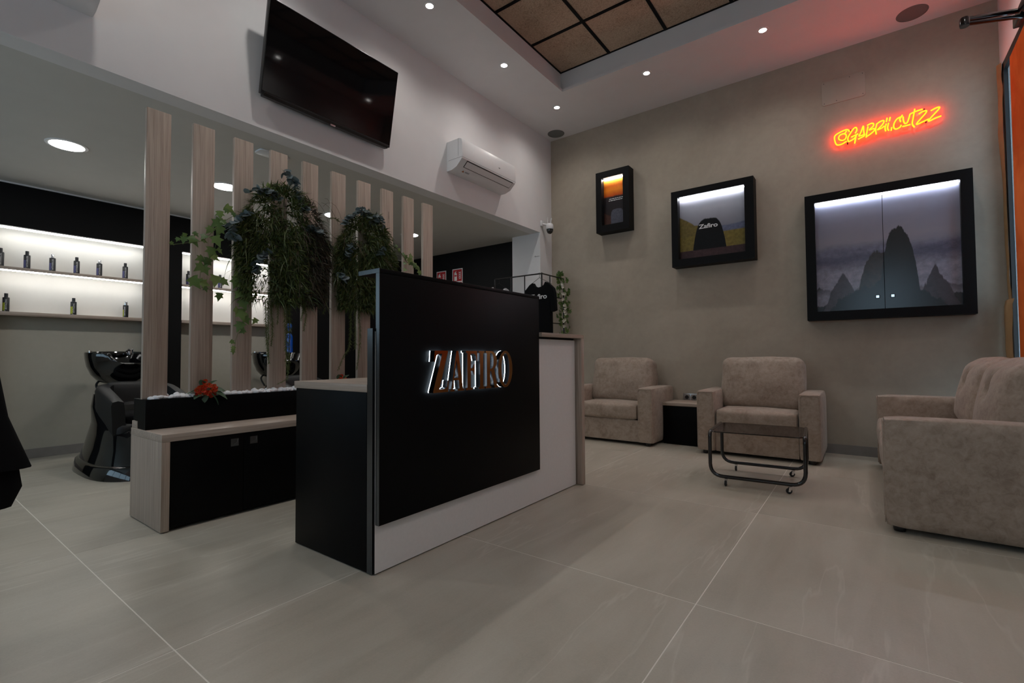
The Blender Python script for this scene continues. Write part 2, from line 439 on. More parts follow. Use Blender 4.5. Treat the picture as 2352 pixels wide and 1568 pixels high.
def basis(xa, ya, loc):
    xa = Vector(xa).normalized(); ya = Vector(ya).normalized(); za = xa.cross(ya)
    m = Matrix((xa, ya, za)).transposed().to_4x4(); m.translation = Vector(loc); return m

# ------------------------------------------------------------------ room shell
XT, YW, XR, ZC, ZS = -3.243, 5.25, 0.90, 3.70, 2.45     # fascia plane, back wall, window wall, high and low ceilings
Y0 = -2.00                                              # wall behind the camera
fl = struct(wbox('floor', (-6.35, Y0-.1, -.12), (XR+.15, YW+.1, -.0006), 'grout'), 'stone tiled shop floor')
gx = [-.515+1.22*k for k in range(-6, 4)]; gy = [.58+1.22*k for k in range(-4, 6)]
for i in range(len(gx)-1):
    for j in range(len(gy)-1):
        x0, x1 = max(gx[i]+.0022, -6.3), min(gx[i+1]-.0022, XR+.02); y0, y1 = max(gy[j]+.0022, Y0), min(gy[j+1]-.0022, YW+.02)
        if x1-x0 < .02 or y1-y0 < .02: continue
        wbox('tile', (x0, y0, -.0005), (x1, y1, 0), 'stone_tile', fl)
struct(wbox('wall_back', (XT, YW, 0), (XR+.15, YW+.15, 4.1), 'beige_wall'), 'beige mineral plaster wall behind the armchairs')
struct(wbox('wall_column', (-3.676, 4.975, 0), (XT, YW+.15, ZS), 'white_paint'), 'white wall pier beside the clothes rack')
struct(wbox('wall_end', (-6.35, 5.14, 0), (-3.676, YW+.15, ZS), 'black_wall'), 'black end wall of the low area')
struct(wbox('wall_fascia', (XT-.14, Y0, ZS), (XT, YW, 4.1), 'white_paint'), 'white upper wall above the slatted screen')
struct(wbox('ceiling_low', (-6.35, Y0, ZS), (XT-.14, YW, ZS+.12), 'shaded_white_paint'), 'low white ceiling over the wash area')
# left wall of the wash area: cream wall, black bulkhead, black piers
struct(wbox('wall_left', (-6.35, Y0, 0), (-6.12, 5.14, ZS), 'cream_wall'), 'cream wall behind the wash units')
struct(wbox('trim_1', (-6.12, Y0, 2.068), (-5.97, 5.14, ZS), 'black_wall'), 'black band above the lit shelves')
struct(wbox('trim_2', (-6.12, 1.715, 0), (-5.97, 2.012, 2.068), 'black_wall'), 'black pier between the lit shelves')
struct(wbox('trim_3', (-6.12, 3.10, 0), (-5.97, 5.14, 2.068), 'black_wall'), 'black wall panel beyond the lit shelves')
struct(wbox('trim_4', (-6.12, .30, 0), (-5.97, .60, 2.068), 'black_wall'))
struct(wbox('trim_5', (-6.12, .60, 1.32), (-6.112, 1.715, 2.068), 'niche_white'), 'white backing of the lit shelves near the first wash unit')
struct(wbox('trim_6', (-6.12, 2.012, 1.32), (-6.112, 3.10, 2.068), 'niche_white'), 'white backing of the lit shelves near the second wash unit')
struct(wbox('trim_7', (-5.97, Y0, ZS-.012), (-5.958, 5.14, ZS), 'white_paint'))
struct(wbox('baseboard_back', (XT+.001, YW-.012, 0), (XR, YW, .085), 'grey_base'))
struct(wbox('baseboard_left', (-6.12, .60, 0), (-6.107, 1.715, .085), 'grey_base'))
# high ceiling with the raised field
OX0, OX1, OY0, OY1 = -2.52, .23, -1.60, 4.32
cm = MB()
cm.box((XT, Y0, ZC), (OX0, YW, ZC+.03)); cm.box((OX1, Y0, ZC), (XR+.1, YW, ZC+.03))
cm.box((OX0, OY1, ZC), (OX1, YW, ZC+.03)); cm.box((OX0, Y0, ZC), (OX1, OY0, ZC+.03))
ceil = struct(cm.build('ceiling', 'white_paint'), 'white ceiling with a raised brown panel field')
rw = MB(); t = .045; ZG = 3.935
rw.box((OX0-t-.03, OY0-t, ZC+.03), (OX0-t, OY1+t, ZG+.1)); rw.box((OX1+t, OY0-t, ZC+.03), (OX1+t+.03, OY1+t, ZG+.1))
rw.box((OX0-t-.03, OY1+t, ZC+.03), (OX1+t+.03, OY1+t+.03, ZG+.1)); rw.box((OX0-t-.03, OY0-t-.03, ZC+.03), (OX1+t+.03, OY0-t, ZG+.1))
rw.box((OX0-t-.03, OY0-t-.03, ZG+.1), (OX1+t+.03, OY1+t+.03, ZG+.13))
rw.build('recess_wall', 'white_paint', ceil)
lx = [-2.565+.57*k for k in range(6)]; ly = [4.365-.568*k for k in range(12)]
lx[-1] = min(lx[-1], OX1+t)
for x in lx:
    wbox('grid_bar', (x-.014, OY0-t, ZG-.006), (x+.014, OY1+t, ZG+.02), 'black_frame', ceil)
for y in ly:
    if y > OY0-t: wbox('grid_bar', (OX0-t, y-.014, ZG-.005), (OX1+t, y+.014, ZG+.02), 'black_frame', ceil)
for i in range(len(lx)-1):
    for j in range(len(ly)-1):
        y0 = max(ly[j+1]+.012, OY0-t)
        if ly[j]-.012-y0 < .05: continue
        wbox('ceiling_tile', (lx[i]+.012, y0, ZG+.002), (lx[i+1]-.012, ly[j]-.012, ZG+.03), 'wood_wool', ceil)
# window wall on the right: opening y 3.3..5.13, z .12..3.12
m = MB(); wy0, wy1, wz0, wz1 = 3.30, 5.135, .12, 3.115
m.box((XR, Y0, 0), (XR+.15, wy0, 4.1)); m.box((XR, wy1, 0), (XR+.03, YW, 4.1))
m.box((XR, wy0, 0), (XR+.15, wy1, wz0)); m.box((XR, wy0, wz1), (XR+.15, wy1, 4.1))
struct(m.build('wall_right', 'white_paint'), 'white wall around the papered shop window')
win = struct(MB().box((0, 0, 0), (.004, wy1-wy0-.08, wz1-wz0-.08)).build('window_1', 'clear_glass', None, (XR+.006, wy0+.04, wz0+.04)), 'tall black framed shop window')
fm = MB()
for a, b in (((XR-.008, wy0, wz0), (XR+.016, wy0+.05, wz1)), ((XR-.008, wy1-.045, wz0), (XR+.016, wy1, wz1)), ((XR-.008, wy0, wz1-.06), (XR+.016, wy1, wz1)), ((XR-.008, wy0, wz0), (XR+.016, wy1, wz0+.05)), ((XR-.006, 4.16, wz0), (XR+.016, 4.21, wz1))):
    fm.box(tuple(Vector(a)-win.location), tuple(Vector(b)-win.location))
fm.build('window_frame', 'door_frame_black', win)
# wall behind the camera: glass door on the right and shop front on the left
m = MB(); dx0, dx1, dz1 = -.30, .82, 2.62; sx0, sx1, sz0, sz1 = -6.30, -1.55, 1.20, 2.32
m.box((-6.35, Y0-.15, 0), (sx0, Y0, 4.1)); m.box((sx1, Y0-.15, 0), (dx0, Y0, 4.1)); m.box((dx1, Y0-.15, 0), (XR+.15, Y0, 4.1))
m.box((sx0, Y0-.15, 0), (sx1, Y0, sz0)); m.box((sx0, Y0-.15, sz1), (sx1, Y0, 4.1)); m.box((dx0, Y0-.15, dz1), (dx1, Y0, 4.1)); m.box((dx0, Y0-.15, 0), (dx1, Y0-.05, 1.15))
struct(m.build('wall_front', 'white_paint'))
for nm, a, b, c, d, mull in (('window_2', sx0, sx1, sz0, sz1, 3), ('door_1', dx0, dx1, 1.15, dz1, 0)):
    g = struct(MB().box((0, 0, 0), (b-a, .006, d-c)).build(nm, 'clear_glass', None, (a, Y0-.08, c)))
    fm = MB(); t2 = .05
    fm.box((0, -.03, 0), (t2, .05, d-c)); fm.box((b-a-t2, -.03, 0), (b-a, .05, d-c)); fm.box((0, -.03, 0), (b-a, .05, t2)); fm.box((0, -.03, d-c-t2), (b-a, .05, d-c))
    for k in range(mull):
        x = (b-a)*(k+1)/(mull+1); fm.box((x-.02, -.03, 0), (x+.02, .05, d-c))
    fm.build('window_frame' if mull else 'door_frame', 'door_frame_black', g)
def portal(name, loc, rot, sx, sy):
    l = bpy.data.lights.new(name, 'AREA'); l.shape = 'RECTANGLE'; l.size = sx; l.size_y = sy; l.energy = 1
    l.cycles.is_portal = True
    o = bpy.data.objects.new(name, l); COL.objects.link(o); o.location = loc; o.rotation_euler = rot
portal('shop_front_portal', ((sx0+sx1)/2, Y0-.16, (sz0+sz1)/2), (PI/2, 0, PI), sx1-sx0, sz1-sz0)
portal('glass_door_portal', ((dx0+dx1)/2, Y0-.16, (1.15+dz1)/2), (PI/2, 0, PI), dx1-dx0, dz1-1.15)

# ------------------------------------------------------------------ reception counter
cnt = thing('reception_counter', 'black and white reception counter with wood edges and glowing letters', 'counter', (-1.9, 2.1, 0))
wbox('side_panel', (-2.246, 1.25, .004), (-1.69, 1.285, .752), 'black_laminate', cnt, .0015)
wbox('side_panel', (-2.246, 2.95, .004), (-1.69, 2.985, .752), 'black_laminate', cnt, .0015)
wbox('back_panel', (-1.90, 1.285, .06), (-1.875, 2.95, .752), 'black_laminate', cnt)
wbox('worktop', (-2.262, 1.248, .752), (-1.688, 2.985, .785), 'wood_x', cnt, .0015)
wbox('core_panel', (-1.688, 1.252, .004), (-1.653, 2.955, 1.021), 'black_laminate', cnt, .001)
wbox('edge_band', (-1.6528, 1.2562, .006), (-1.6455, 1.2578, 1.008), 'black_edge', cnt)
wbox('front_panel', (-1.652, 1.258, .006), (-1.646, 2.957, 1.008), 'white_laminate', cnt)
wbox('black_panel', (-1.645, 1.262, .205), (-1.622, 2.468, 1.2525), 'black_laminate', cnt, .0012)
wbox('top_shelf', (-1.765, 1.262, 1.2535), (-1.622, 2.468, 1.272), 'black_laminate', cnt, .0012)
wbox('edge_band', (-1.6452, 1.2605, .205), (-1.622, 1.2619, 1.2525), 'black_edge', cnt)
wbox('edge_band', (-1.765, 1.2605, 1.2535), (-1.622, 1.2619, 1.272), 'black_edge', cnt)
wbox('edge_band', (-1.688, 1.2505, .004), (-1.653, 1.2519, 1.021), 'black_edge', cnt)
wbox('ledge', (-1.86, 2.4695, 1.0225), (-1.602, 3.014, 1.047), 'wood_y', cnt, .0012)
wbox('end_post', (-1.86, 2.974, .003), (-1.602, 3.014, 1.0222), 'wood_z', cnt, .0012)
# letters: outlines in units of cap height, y grows to the right
def arc(cx, cy, rx, ry, a0, a1, n=12): return [(cx+rx*math.cos(math.radians(a0+(a1-a0)*k/n)), cy+ry*math.sin(math.radians(a0+(a1-a0)*k/n))) for k in range(n+1)]
GL = {
 'Z': ([[(0, .74), (.02, 1), (.46, 1), (.46, .96), (.17, .075), (.33, .075), (.43, .12), (.455, .28), (.49, .28), (.47, 0), (-.03, 0), (-.03, .04), (.27, .925), (.14, .925), (.06, .87), (.03, .74)]], []),
 'A': ([[(-.02, 0), (-.02, .045), (.02, .06), (.20, 1), (.27, 1), (.44, .06), (.49, .045), (.49, 0), (.25, 0), (.25, .045), (.305, .06), (.28, .27), (.115, .27), (.08, .06), (.125, .045), (.125, 0)]], [[(.122, .325), (.27, .325), (.21, .78)]]),
 'F': ([[(0, 0), (0, .045), (.05, .06), (.05, .94), (0, .955), (0, 1), (.43, 1), (.44, .74), (.41, .74), (.38, .87), (.31, .93), (.18, .93), (.18, .55), (.27, .56), (.30, .66), (.33, .66), (.33, .38), (.30, .38), (.27, .48), (.18, .49), (.18, .06), (.25, .045), (.25, 0)]], []),
 'I': ([[(0, 0), (0, .045), (.055, .06), (.055, .94), (0, .955), (0, 1), (.24, 1), (.24, .955), (.185, .94), (.185, .06), (.24, .045), (.24, 0)]], []),
 'R': ([[(0, 0), (0, .045), (.055, .06), (.055, .94), (0, .955), (0, 1)]+arc(.25, .74, .24, .26, 90, -62, 12)+[(.50, .06), (.55, .045), (.55, 0), (.385, 0), (.235, .455), (.185, .455), (.185, .06), (.24, .045), (.24, 0)]], [[(.185, .52)]+arc(.23, .73, .115, .215, -75, 90, 9)+[(.185, .945)]]),
 'O': ([arc(.33, .5, .33, .515, 0, 345, 23)], [arc(.33, .5, .185, .44, 0, 345, 23)]),
}
CAPH, ZB = .193, .735
def glyph_mesh(outer, holes, x0, x1):
    bm = bmesh.new()
    def loop(pts, x): return [bm.verts.new((x, p[0]*CAPH, p[1]*CAPH)) for p in pts]
    lf = [loop(p, x1) for p in outer+holes]; lb = [loop(p, x0) for p in outer+holes]
    for L in (lf, lb):
        es = [bm.edges.new((l[i], l[(i+1) % len(l)])) for l in L for i in range(len(l))]
        bmesh.ops.triangle_fill(bm, use_beauty=True, edges=es)
    for a, b in zip(lf, lb):
        for i in range(len(a)): bm.faces.new((a[i], a[(i+1) % len(a)], b[(i+1) % len(a)], b[i]))
    bmesh.ops.recalc_face_normals(bm, faces=bm.faces)
    me = bpy.data.meshes.new('letter'); bm.to_mesh(me); bm.free(); return me
ystart = {'Z': 1.531, 'A': 1.640, 'F': 1.747, 'I': 1.842, 'R': 1.897, 'O': 2.002}
for ch in 'ZAFIRO':
    o_, h_ = GL[ch]
    me = glyph_mesh(o_, h_, .0145, .044)
    me.materials.append(MAT['smoke_metal']); me.materials.append(MAT['bronze_mirror'])
    for p in me.polygons:
        if p.normal.x > .9: p.material_index = 1
    L = place_mesh('letter', me, cnt, Matrix.Translation(Vector((-1.622, ystart[ch], ZB))-cnt.location))
    L['label'] = 'bronze mirrored capital letter %s glowing white behind' % ch
    me2 = glyph_mesh(o_, h_, .0095, .0140); me2.materials.append(MAT['letter_led'])
    place_mesh('back_light', me2, L, Matrix.Identity(4))
    for (dy, dz) in ((.045, .012), (.045, .181)): MB().lathe([(.003, -.0005), (.003, .0085)], 8, (0, dy, dz), axis='x').build('spacer', 'gold_screw', L)

# ------------------------------------------------------------------ planter bench with slats
bn = thing('planter_bench', 'low wood bench cabinet with black doors under the slats', 'bench', (-3.15, 2.0, 0))
BX0, BX1, BY0, BY1 = -3.405, -2.92, .905, 3.24
wbox('end_panel', (BX0, BY0, .006), (BX1, BY0+.038, .465), 'wood_z', bn, .0012)
wbox('end_panel', (BX0, BY1-.038, .006), (BX1, BY1, .465), 'wood_z', bn, .0012)
wbox('bench_top', (BX0, BY0, .4655), (BX1, BY1, .505), 'wood_y', bn, .0012)
wbox('back_rail', (-3.405, BY0+.004, .5055), (-3.315, BY1, .545), 'wood_y', bn, .001)
wbox('carcass', (BX0+.02, BY0+.038, .02), (BX1-.03, BY1-.038, .465), 'black_laminate', bn)
dys = [BY0+.040, 1.312, 1.90, 2.50, BY1-.040]
hsp = [1.262, 1.368, 2.44, 2.56]
for k in range(4):
    d = wbox('door', (BX1-.028, dys[k]+.0012, .018), (BX1-.008, dys[k+1]-.0012, .463), 'black_laminate', bn, .001)
    hy = hsp[k]; hb = MB(); s = .021
    hb.box((0, -s, -s), (.003, s, -s+.006)); hb.box((0, -s, s-.006), (.003, s, s)); hb.box((0, -s, -s+.006), (.003, -s+.006, s-.006)); hb.box((0, s-.006, -s+.006), (.003, s, s-.006))
    hb.box((-.0002, -s+.006, -s+.006), (.0008, s-.006, s-.006)); hb.add([(.0008, -s+.006, -s+.006), (.0008, s-.006, -s+.006), (.0028, s-.006, -s+.006), (.0028, s-.006, .0), (.0008, s-.006, .0)], [(0, 1, 2), (1, 4, 3, 2), (0, 2, 3), (0, 3, 4)])
    hb.build('handle', 'steel', d, Vector((BX1-.0078, hy, .416))-base_of(d))
pl = thing('planter_box', 'long black planter box of white pebbles on the wood bench', 'planter', (-3.285, 2.0, .506))
px0, px1, pz0, pz1 = -3.382, -3.188, .506, .672
wbox('front_board', (px1-.016, BY0+.005, pz0), (px1, BY1, pz1), 'black_laminate', pl, .001)
wbox('back_board', (px0, BY0+.005, pz0+.042), (px0+.016, BY1, pz1), 'black_laminate', pl, .001)
pm = MB()
pm.prism([(-3.312, pz0), (px1-.016, pz0), (px1-.016, pz1), (px0+.016, pz1), (px0+.016, pz0+.042), (-3.312, pz0+.042)], BY0+.005, BY0+.021, 'y')
pm.v = [tuple(Vector(v)-pl.location) for v in pm.v]; pm.build('end_board', 'black_laminate', pl)
wbox('end_board', (px0+.016, BY1-.016, pz0+.042), (px1-.016, BY1, pz1), 'black_laminate', pl)
wbox('inner_bed', (px0+.017, BY0+.022, pz0+.045), (px1-.017, BY1-.017, pz1-.022), 'black_laminate', pl)
# slats
ords = ['first', 'second', 'third', 'fourth', 'fifth', 'sixth', 'seventh', 'eighth', 'ninth', 'tenth']
SX = -3.25
for k in range(10):
    y = .911+.2342*k
    tag(wbox('wood_slat', (SX-.028, y, .655), (SX, y+.1185, 2.333-.001*k), 'wood_z', None, .001),
        'upright wooden slat standing in the planter, %s from the left' % ords[k], 'slat', 'wooden slats of the screen')
# pebbles
pbm = []
for s in range(4):
    bm = bmesh.new(); bmesh.ops.create_icosphere(bm, subdivisions=2, radius=1.)
    for v in bm.verts: v.co *= 1+.22*mnoise.noise(v.co*1.3+Vector((s*7, 0, 0)))
    me = bpy.data.meshes.new('pebble'); bm.to_mesh(me); bm.free(); me.materials.append(MAT['pebble'])
    for p in me.polygons: p.use_smooth = True
    pbm.append(me)
rng = random.Random(3)
y = BY0+.04; n = 0
while y < 2.05 and n < 230:
    for xx in (-3.214, -3.236, -3.30, -3.345):
        o = bpy.data.objects.new('pebble', pbm[n % 4]); COL.objects.link(o)
        r = rng.uniform(.0105, .0175)*(1.25 if rng.random() < .14 else 1)
        o.scale = (r*rng.uniform(.9, 1.25), r*rng.uniform(.9, 1.3), r*rng.uniform(.7, .95))
        zb = pz1-.022+o.scale.z*.85+(.012 if xx > -3.25 else .008)+rng.uniform(0, .010)
        o.location = (xx+rng.uniform(-.006, .006), y+rng.uniform(-.007, .007), zb); o.rotation_euler = (rng.uniform(-.3, .3), rng.uniform(-.3, .3), rng.uniform(0, 6))
        tag(o, 'white pebble lying in the black planter box', 'pebble', 'white pebbles in the planter'); n += 1
    y += rng.uniform(.018, .024)

# ------------------------------------------------------------------ leaf shapes
def leaf_mesh(name, outline, mat, fold=.15, curl=.1):
    """outline: half outline (x>=0) from base to tip, unit length along y"""
    m = MB(); n = len(outline)
    vs = []; 
    for (x, y) in outline: vs.append((0, y, -curl*y*y))
    for sgn in (1, -1):
        for (x, y) in outline: vs.append((sgn*x, y, -curl*y*y+fold*x))
    fs = []
    for i in range(n-1):
        fs.append((i, n+i, n+i+1, i+1)); fs.append((i, i+1, 2*n+i+1, 2*n+i))
    m.add(vs, fs); me = bpy.data.meshes.new(name); me.from_pydata(m.v, [], m.f); me.materials.append(MAT[mat])
    bm = bmesh.new(); bm.from_mesh(me); bmesh.ops.remove_doubles(bm, verts=bm.verts, dist=1e-5); bmesh.ops.dissolve_degenerate(bm, dist=1e-5, edges=bm.edges); bm.to_mesh(me); bm.free()
    for p in me.polygons: p.use_smooth = True
    return me
IVY_ME = [leaf_mesh('ivy_leaf', [(0, 0), (.20, -.06), (.46, .02), (.30, .22), (.50, .50), (.24, .52), (.12, .75), (0, 1)], 'ivy', f, c) for f, c in ((.25, .15), (-.2, .3))]
EUC_ME = [leaf_mesh('round_leaf', [(0, 0), (.25, .06), (.46, .28), (.50, .55), (.36, .84), (.16, .97), (0, 1)], 'eucalyptus', f, c) for f, c in ((.3, .15), (-.15, .25))]
BLEAF = leaf_mesh('broad_leaf', [(0, 0), (.16, .1), (.30, .32), (.33, .55), (.24, .78), (.10, .93), (0, 1)], 'bloom_leaf', .3, .35)
PETAL = leaf_mesh('petal', [(0, 0), (.22, .25), (.42, .62), (.34, .92), (.12, .98), (0, .93)], 'bloom', -.35, -.35)
def rot_to(d, roll=0.):
    """euler turning local +y to d, local +z towards roll about d"""
    d = Vector(d).normalized(); q = d.to_track_quat('Y', 'Z')
    return (q.to_matrix() @ Matrix.Rotation(roll, 3, 'Y')).to_euler()
def put_leaf(name, me, parent, loc, d, size, roll):
    o = bpy.data.objects.new(name, me); COL.objects.link(o); o.parent = parent
    o.location = Vector(loc)-base_of(parent); o.rotation_euler = rot_to(d, roll); o.scale = (size,)*3; return o
def facing_leaf(name, me, parent, loc, size, rng, droop=.6):
    """leaf hanging mostly in the y-z plane, its face turned to +x"""
    a = rng.uniform(-1.3, 1.3); d = Vector((rng.uniform(-.1, .45), math.sin(a), -math.cos(a)*droop-.15)).normalized()
    zax = Vector((1, rng.uniform(-.5, .3), rng.uniform(-.1, .7))); zax = (zax-d*zax.dot(d)).normalized(); xax = d.cross(zax)
    o = bpy.data.objects.new(name, me); COL.objects.link(o); o.parent = parent
    R = Matrix((xax, d, zax)).transposed()
    o.location = Vector(loc)-d*size*.5-base_of(parent); o.rotation_euler = R.to_euler(); o.scale = (size,)*3; return o
def stem_mesh(name, pts, r, mat, parent, n=5, steps=5):
    P = smooth_path(pts, steps); m = MB(); b = base_of(parent)
    m.tube([p-b for p in P], r, n); return m.build(name, mat, parent, smooth=True)

# ------------------------------------------------------------------ hanging plants
def blade(m, p, d, L, w, bend, rng, seg=4):
    d = Vector(d).normalized(); s = d.cross(Vector((rng.uniform(-1, 1), rng.uniform(-1, 1), rng.uniform(-1, 1)))).normalized()
    pts = []; q = Vector(p)
    for i in range(seg+1):
        t = i/seg; ww = w*(1-t)*.5+w*.06
        pts += [q-s*ww, q+s*ww]; d = (d+Vector((0, 0, -bend/seg))).normalized(); q = q+d*L/seg
    m.add(pts, [(2*i, 2*i+1, 2*i+3, 2*i+2) for i in range(seg)])
def bell(rng, cy, cz_top, cz_bot, hw):
    """random point inside an arched, flat-bottomed wall of greenery"""
    while True:
        y = rng.uniform(-1, 1); t = rng.random()
        top = 1-.42*abs(y)**2.2
        z = cz_bot+(cz_top-cz_bot)*t*top
        wid = .86+.14*min(1, t*1.5)
        if abs(y) < wid: return y, z, top
def hanging_plant(label, cy, hw, zt, zb, xf, seed, brown_right, ivy_lists, eu_lists, strands, nf, ng):
    rng = random.Random(seed)
    root = thing('hanging_plant', label, 'plant', (xf, cy, zb), group='hanging plants on the slats')
    b = Vector(root.location)
    mos = MB(); R = 22
    fol = MB(); fb = MB()
    for i in range(nf):
        y, z, top = bell(rng, cy, zt, zb, hw)
        Y = cy+y*hw; x = xf+rng.uniform(-.035, .08)*(1-.4*abs(y))
        tz = (z-zb)/(zt-zb)
        if tz > .66 and abs(y) < .75 and mnoise.noise(Vector((Y*11+seed, z*11, 0))) > .16: continue
        if tz < .42 and -.62 < y < -.30 and brown_right and rng.random() < .8: continue
        tgt = fb if (brown_right and y > .42+rng.uniform(-.15, .15)) else fol
        out = Vector((rng.uniform(-.2, .9), y*.9+rng.uniform(-.7, .7), rng.uniform(-1.1, .35)+(.7 if tz > .8 else 0)))
        L = rng.uniform(.018, .05); 
        if rng.random() < .3: blade(tgt, Vector((x, Y, z))-b, out, L*1.3, rng.uniform(.008, .015), .5, rng, 2)
        else: blade(tgt, Vector((x, Y, z))-b, out, L*1.5, rng.uniform(.0025, .005), .8, rng, 2)
    fol.build('moss_foliage', 'foliage', root, recalc=False)['kind'] = 'stuff'
    if fb.v: fb.build('dry_foliage', 'foliage_brown', root, recalc=False)['kind'] = 'stuff'
    gr = MB()
    for i in range(ng):
        y, z, top = bell(rng, cy, zt, zb, hw)
        tz = (z-zb)/(zt-zb)
        out = Vector((rng.uniform(.2, .8), y*.8+rng.uniform(-.6, .6), rng.uniform(-.5, .9)*(.4+tz)))
        blade(gr, Vector((xf+.05*(1-abs(y)), cy+y*hw, z))-b, out, rng.uniform(.08, .22), rng.uniform(.004, .007), rng.uniform(1.2, 2.6), rng, 6)
    gr.build('grass_blades', 'grass', root, recalc=False)['kind'] = 'stuff'
    tw = MB()
    for i in range(26):
        y = rng.uniform(.1, .95) if brown_right else rng.uniform(-.9, .9); z = zb+(zt-zb)*rng.uniform(.2, 1.0)
        p = Vector((xf+.03, cy+y*hw, z)); pts = [p]; d = Vector((rng.uniform(-.1, .6), rng.uniform(-.6, 1), rng.uniform(-.3, .8)))
        for k in range(6): p = p+d.normalized()*.035; d = d+Vector((0, 0, -.38)); pts.append(p)
        tw.tube([q-b for q in pts], .0011, 3)
    tw.build('twigs', 'brown_twig', root)['kind'] = 'stuff'
    for st in strands:
        P = smooth_path([(xf+.02, a, c) for a, c in st], 8); m = MB(); m.tube([p-b for p in P], .0016, 4); 
        Ltot = sum((P[i+1]-P[i]).length for i in range(len(P)-1)); 
        for i in range(len(P)-1):
            seg = P[i+1]-P[i]; k = max(2, int(seg.length/.0035)); fade = 1-.55*i/len(P)
            for j in range(k):
                p = P[i]+seg*(j/k)
                for q in range(3):
                    a = rng.uniform(0, 2*PI); o2 = Vector((math.cos(a)*.8, math.sin(a), 0))+seg.normalized()*.7
                    blade(m, p-b, o2, rng.uniform(.016, .028)*fade+.004, .0026, .1, rng, 1)
        m.build('fern_strand', 'fern', root, recalc=False)
    for pts, leaves in ivy_lists:
        st = stem_mesh('ivy_vine', pts, .0014, 'stem_green', root, 4)
        for (a, c, s) in leaves:
            facing_leaf('leaf', IVY_ME[rng.randrange(2)], st, (xf+.03+rng.uniform(-.01, .02), a, c), s*rng.uniform(1.1, 1.3), rng)
    for E in eu_lists:
        P = smooth_path([(xf+.05+.01*math.sin(i), a, c) for i, (a, c) in enumerate(E)], 3)
        st = stem_mesh('eucalyptus_sprig', [tuple(p) for p in P], .0012, 'stem_green', root, 4, 2)
        N = len(P)
        for i, p in enumerate(P):
            tdir = (P[min(i+1, N-1)]-P[max(i-1, 0)]).normalized()
            for sgn in (-1, 1):
                side = Vector((.75*sgn*rng.choice((-1, 1))+.3, sgn*(1-abs(tdir.y)*.6), .4*sgn*abs(tdir.y)+.1))+tdir*.5
                put_leaf('leaf', EUC_ME[rng.randrange(2)], st, p, side, rng.uniform(.034, .054), rng.uniform(-.8, .8))
    return root
IVY1 = [(1.017, 1.556, .022), (1.04, 1.583, .022), (1.072, 1.584, .039), (1.08, 1.612, .028), (1.136, 1.596, .061), (1.14, 1.634, .033), (1.175, 1.625, .039), (1.19, 1.607, .033), (1.206, 1.672, .044), (1.247, 1.722, .061), (1.263, 1.681, .061), (1.288, 1.737, .039), (1.262, 1.778, .044), (1.302, 1.815, .028), (1.333, 1.831, .055), (1.339, 1.793, .033)]
IVY1B = [(1.249, 1.607, .061), (1.269, 1.553, .039), (1.22, 1.539, .061), (1.247, 1.508, .044), (1.16, 1.494, .044), (1.199, 1.47, .05), (1.147, 1.433, .061), (1.192, 1.424, .05), (1.141, 1.342, .066), (1.188, 1.345, .05), (1.194, 1.314, .033), (1.247, 1.366, .066), (1.307, 1.37, .05), (1.263, 1.269, .044)]
IVY2 = [(1.397, 1.172, .066), (1.433, 1.136, .051), (1.383, 1.096, .059), (1.398, 1.067, .037), (1.485, 1.135, .037), (1.353, .998, .029), (1.357, .961, .029), (1.353, .939, .029), (1.382, 1.193, .051), (1.41, 1.233, .059), (1.366, 1.372, .066), (1.395, 1.367, .051), (1.381, 1.298, .059), (1.432, 1.273, .059), (1.40, 1.42, .06), (1.44, 1.35, .055), (1.42, 1.48, .05)]
IVY3 = [(2.641, 1.839, .027), (2.688, 1.81, .033), (2.728, 1.779, .033), (2.793, 1.771, .049), (2.785, 1.732, .044), (2.736, 1.705, .033), (2.728, 1.647, .038), (2.834, 1.739, .038), (2.876, 1.714, .044), (2.893, 1.69, .038), (2.928, 1.656, .038), (2.919, 1.635, .027), (2.76, 1.76, .04), (2.82, 1.72, .04), (2.85, 1.70, .035)]
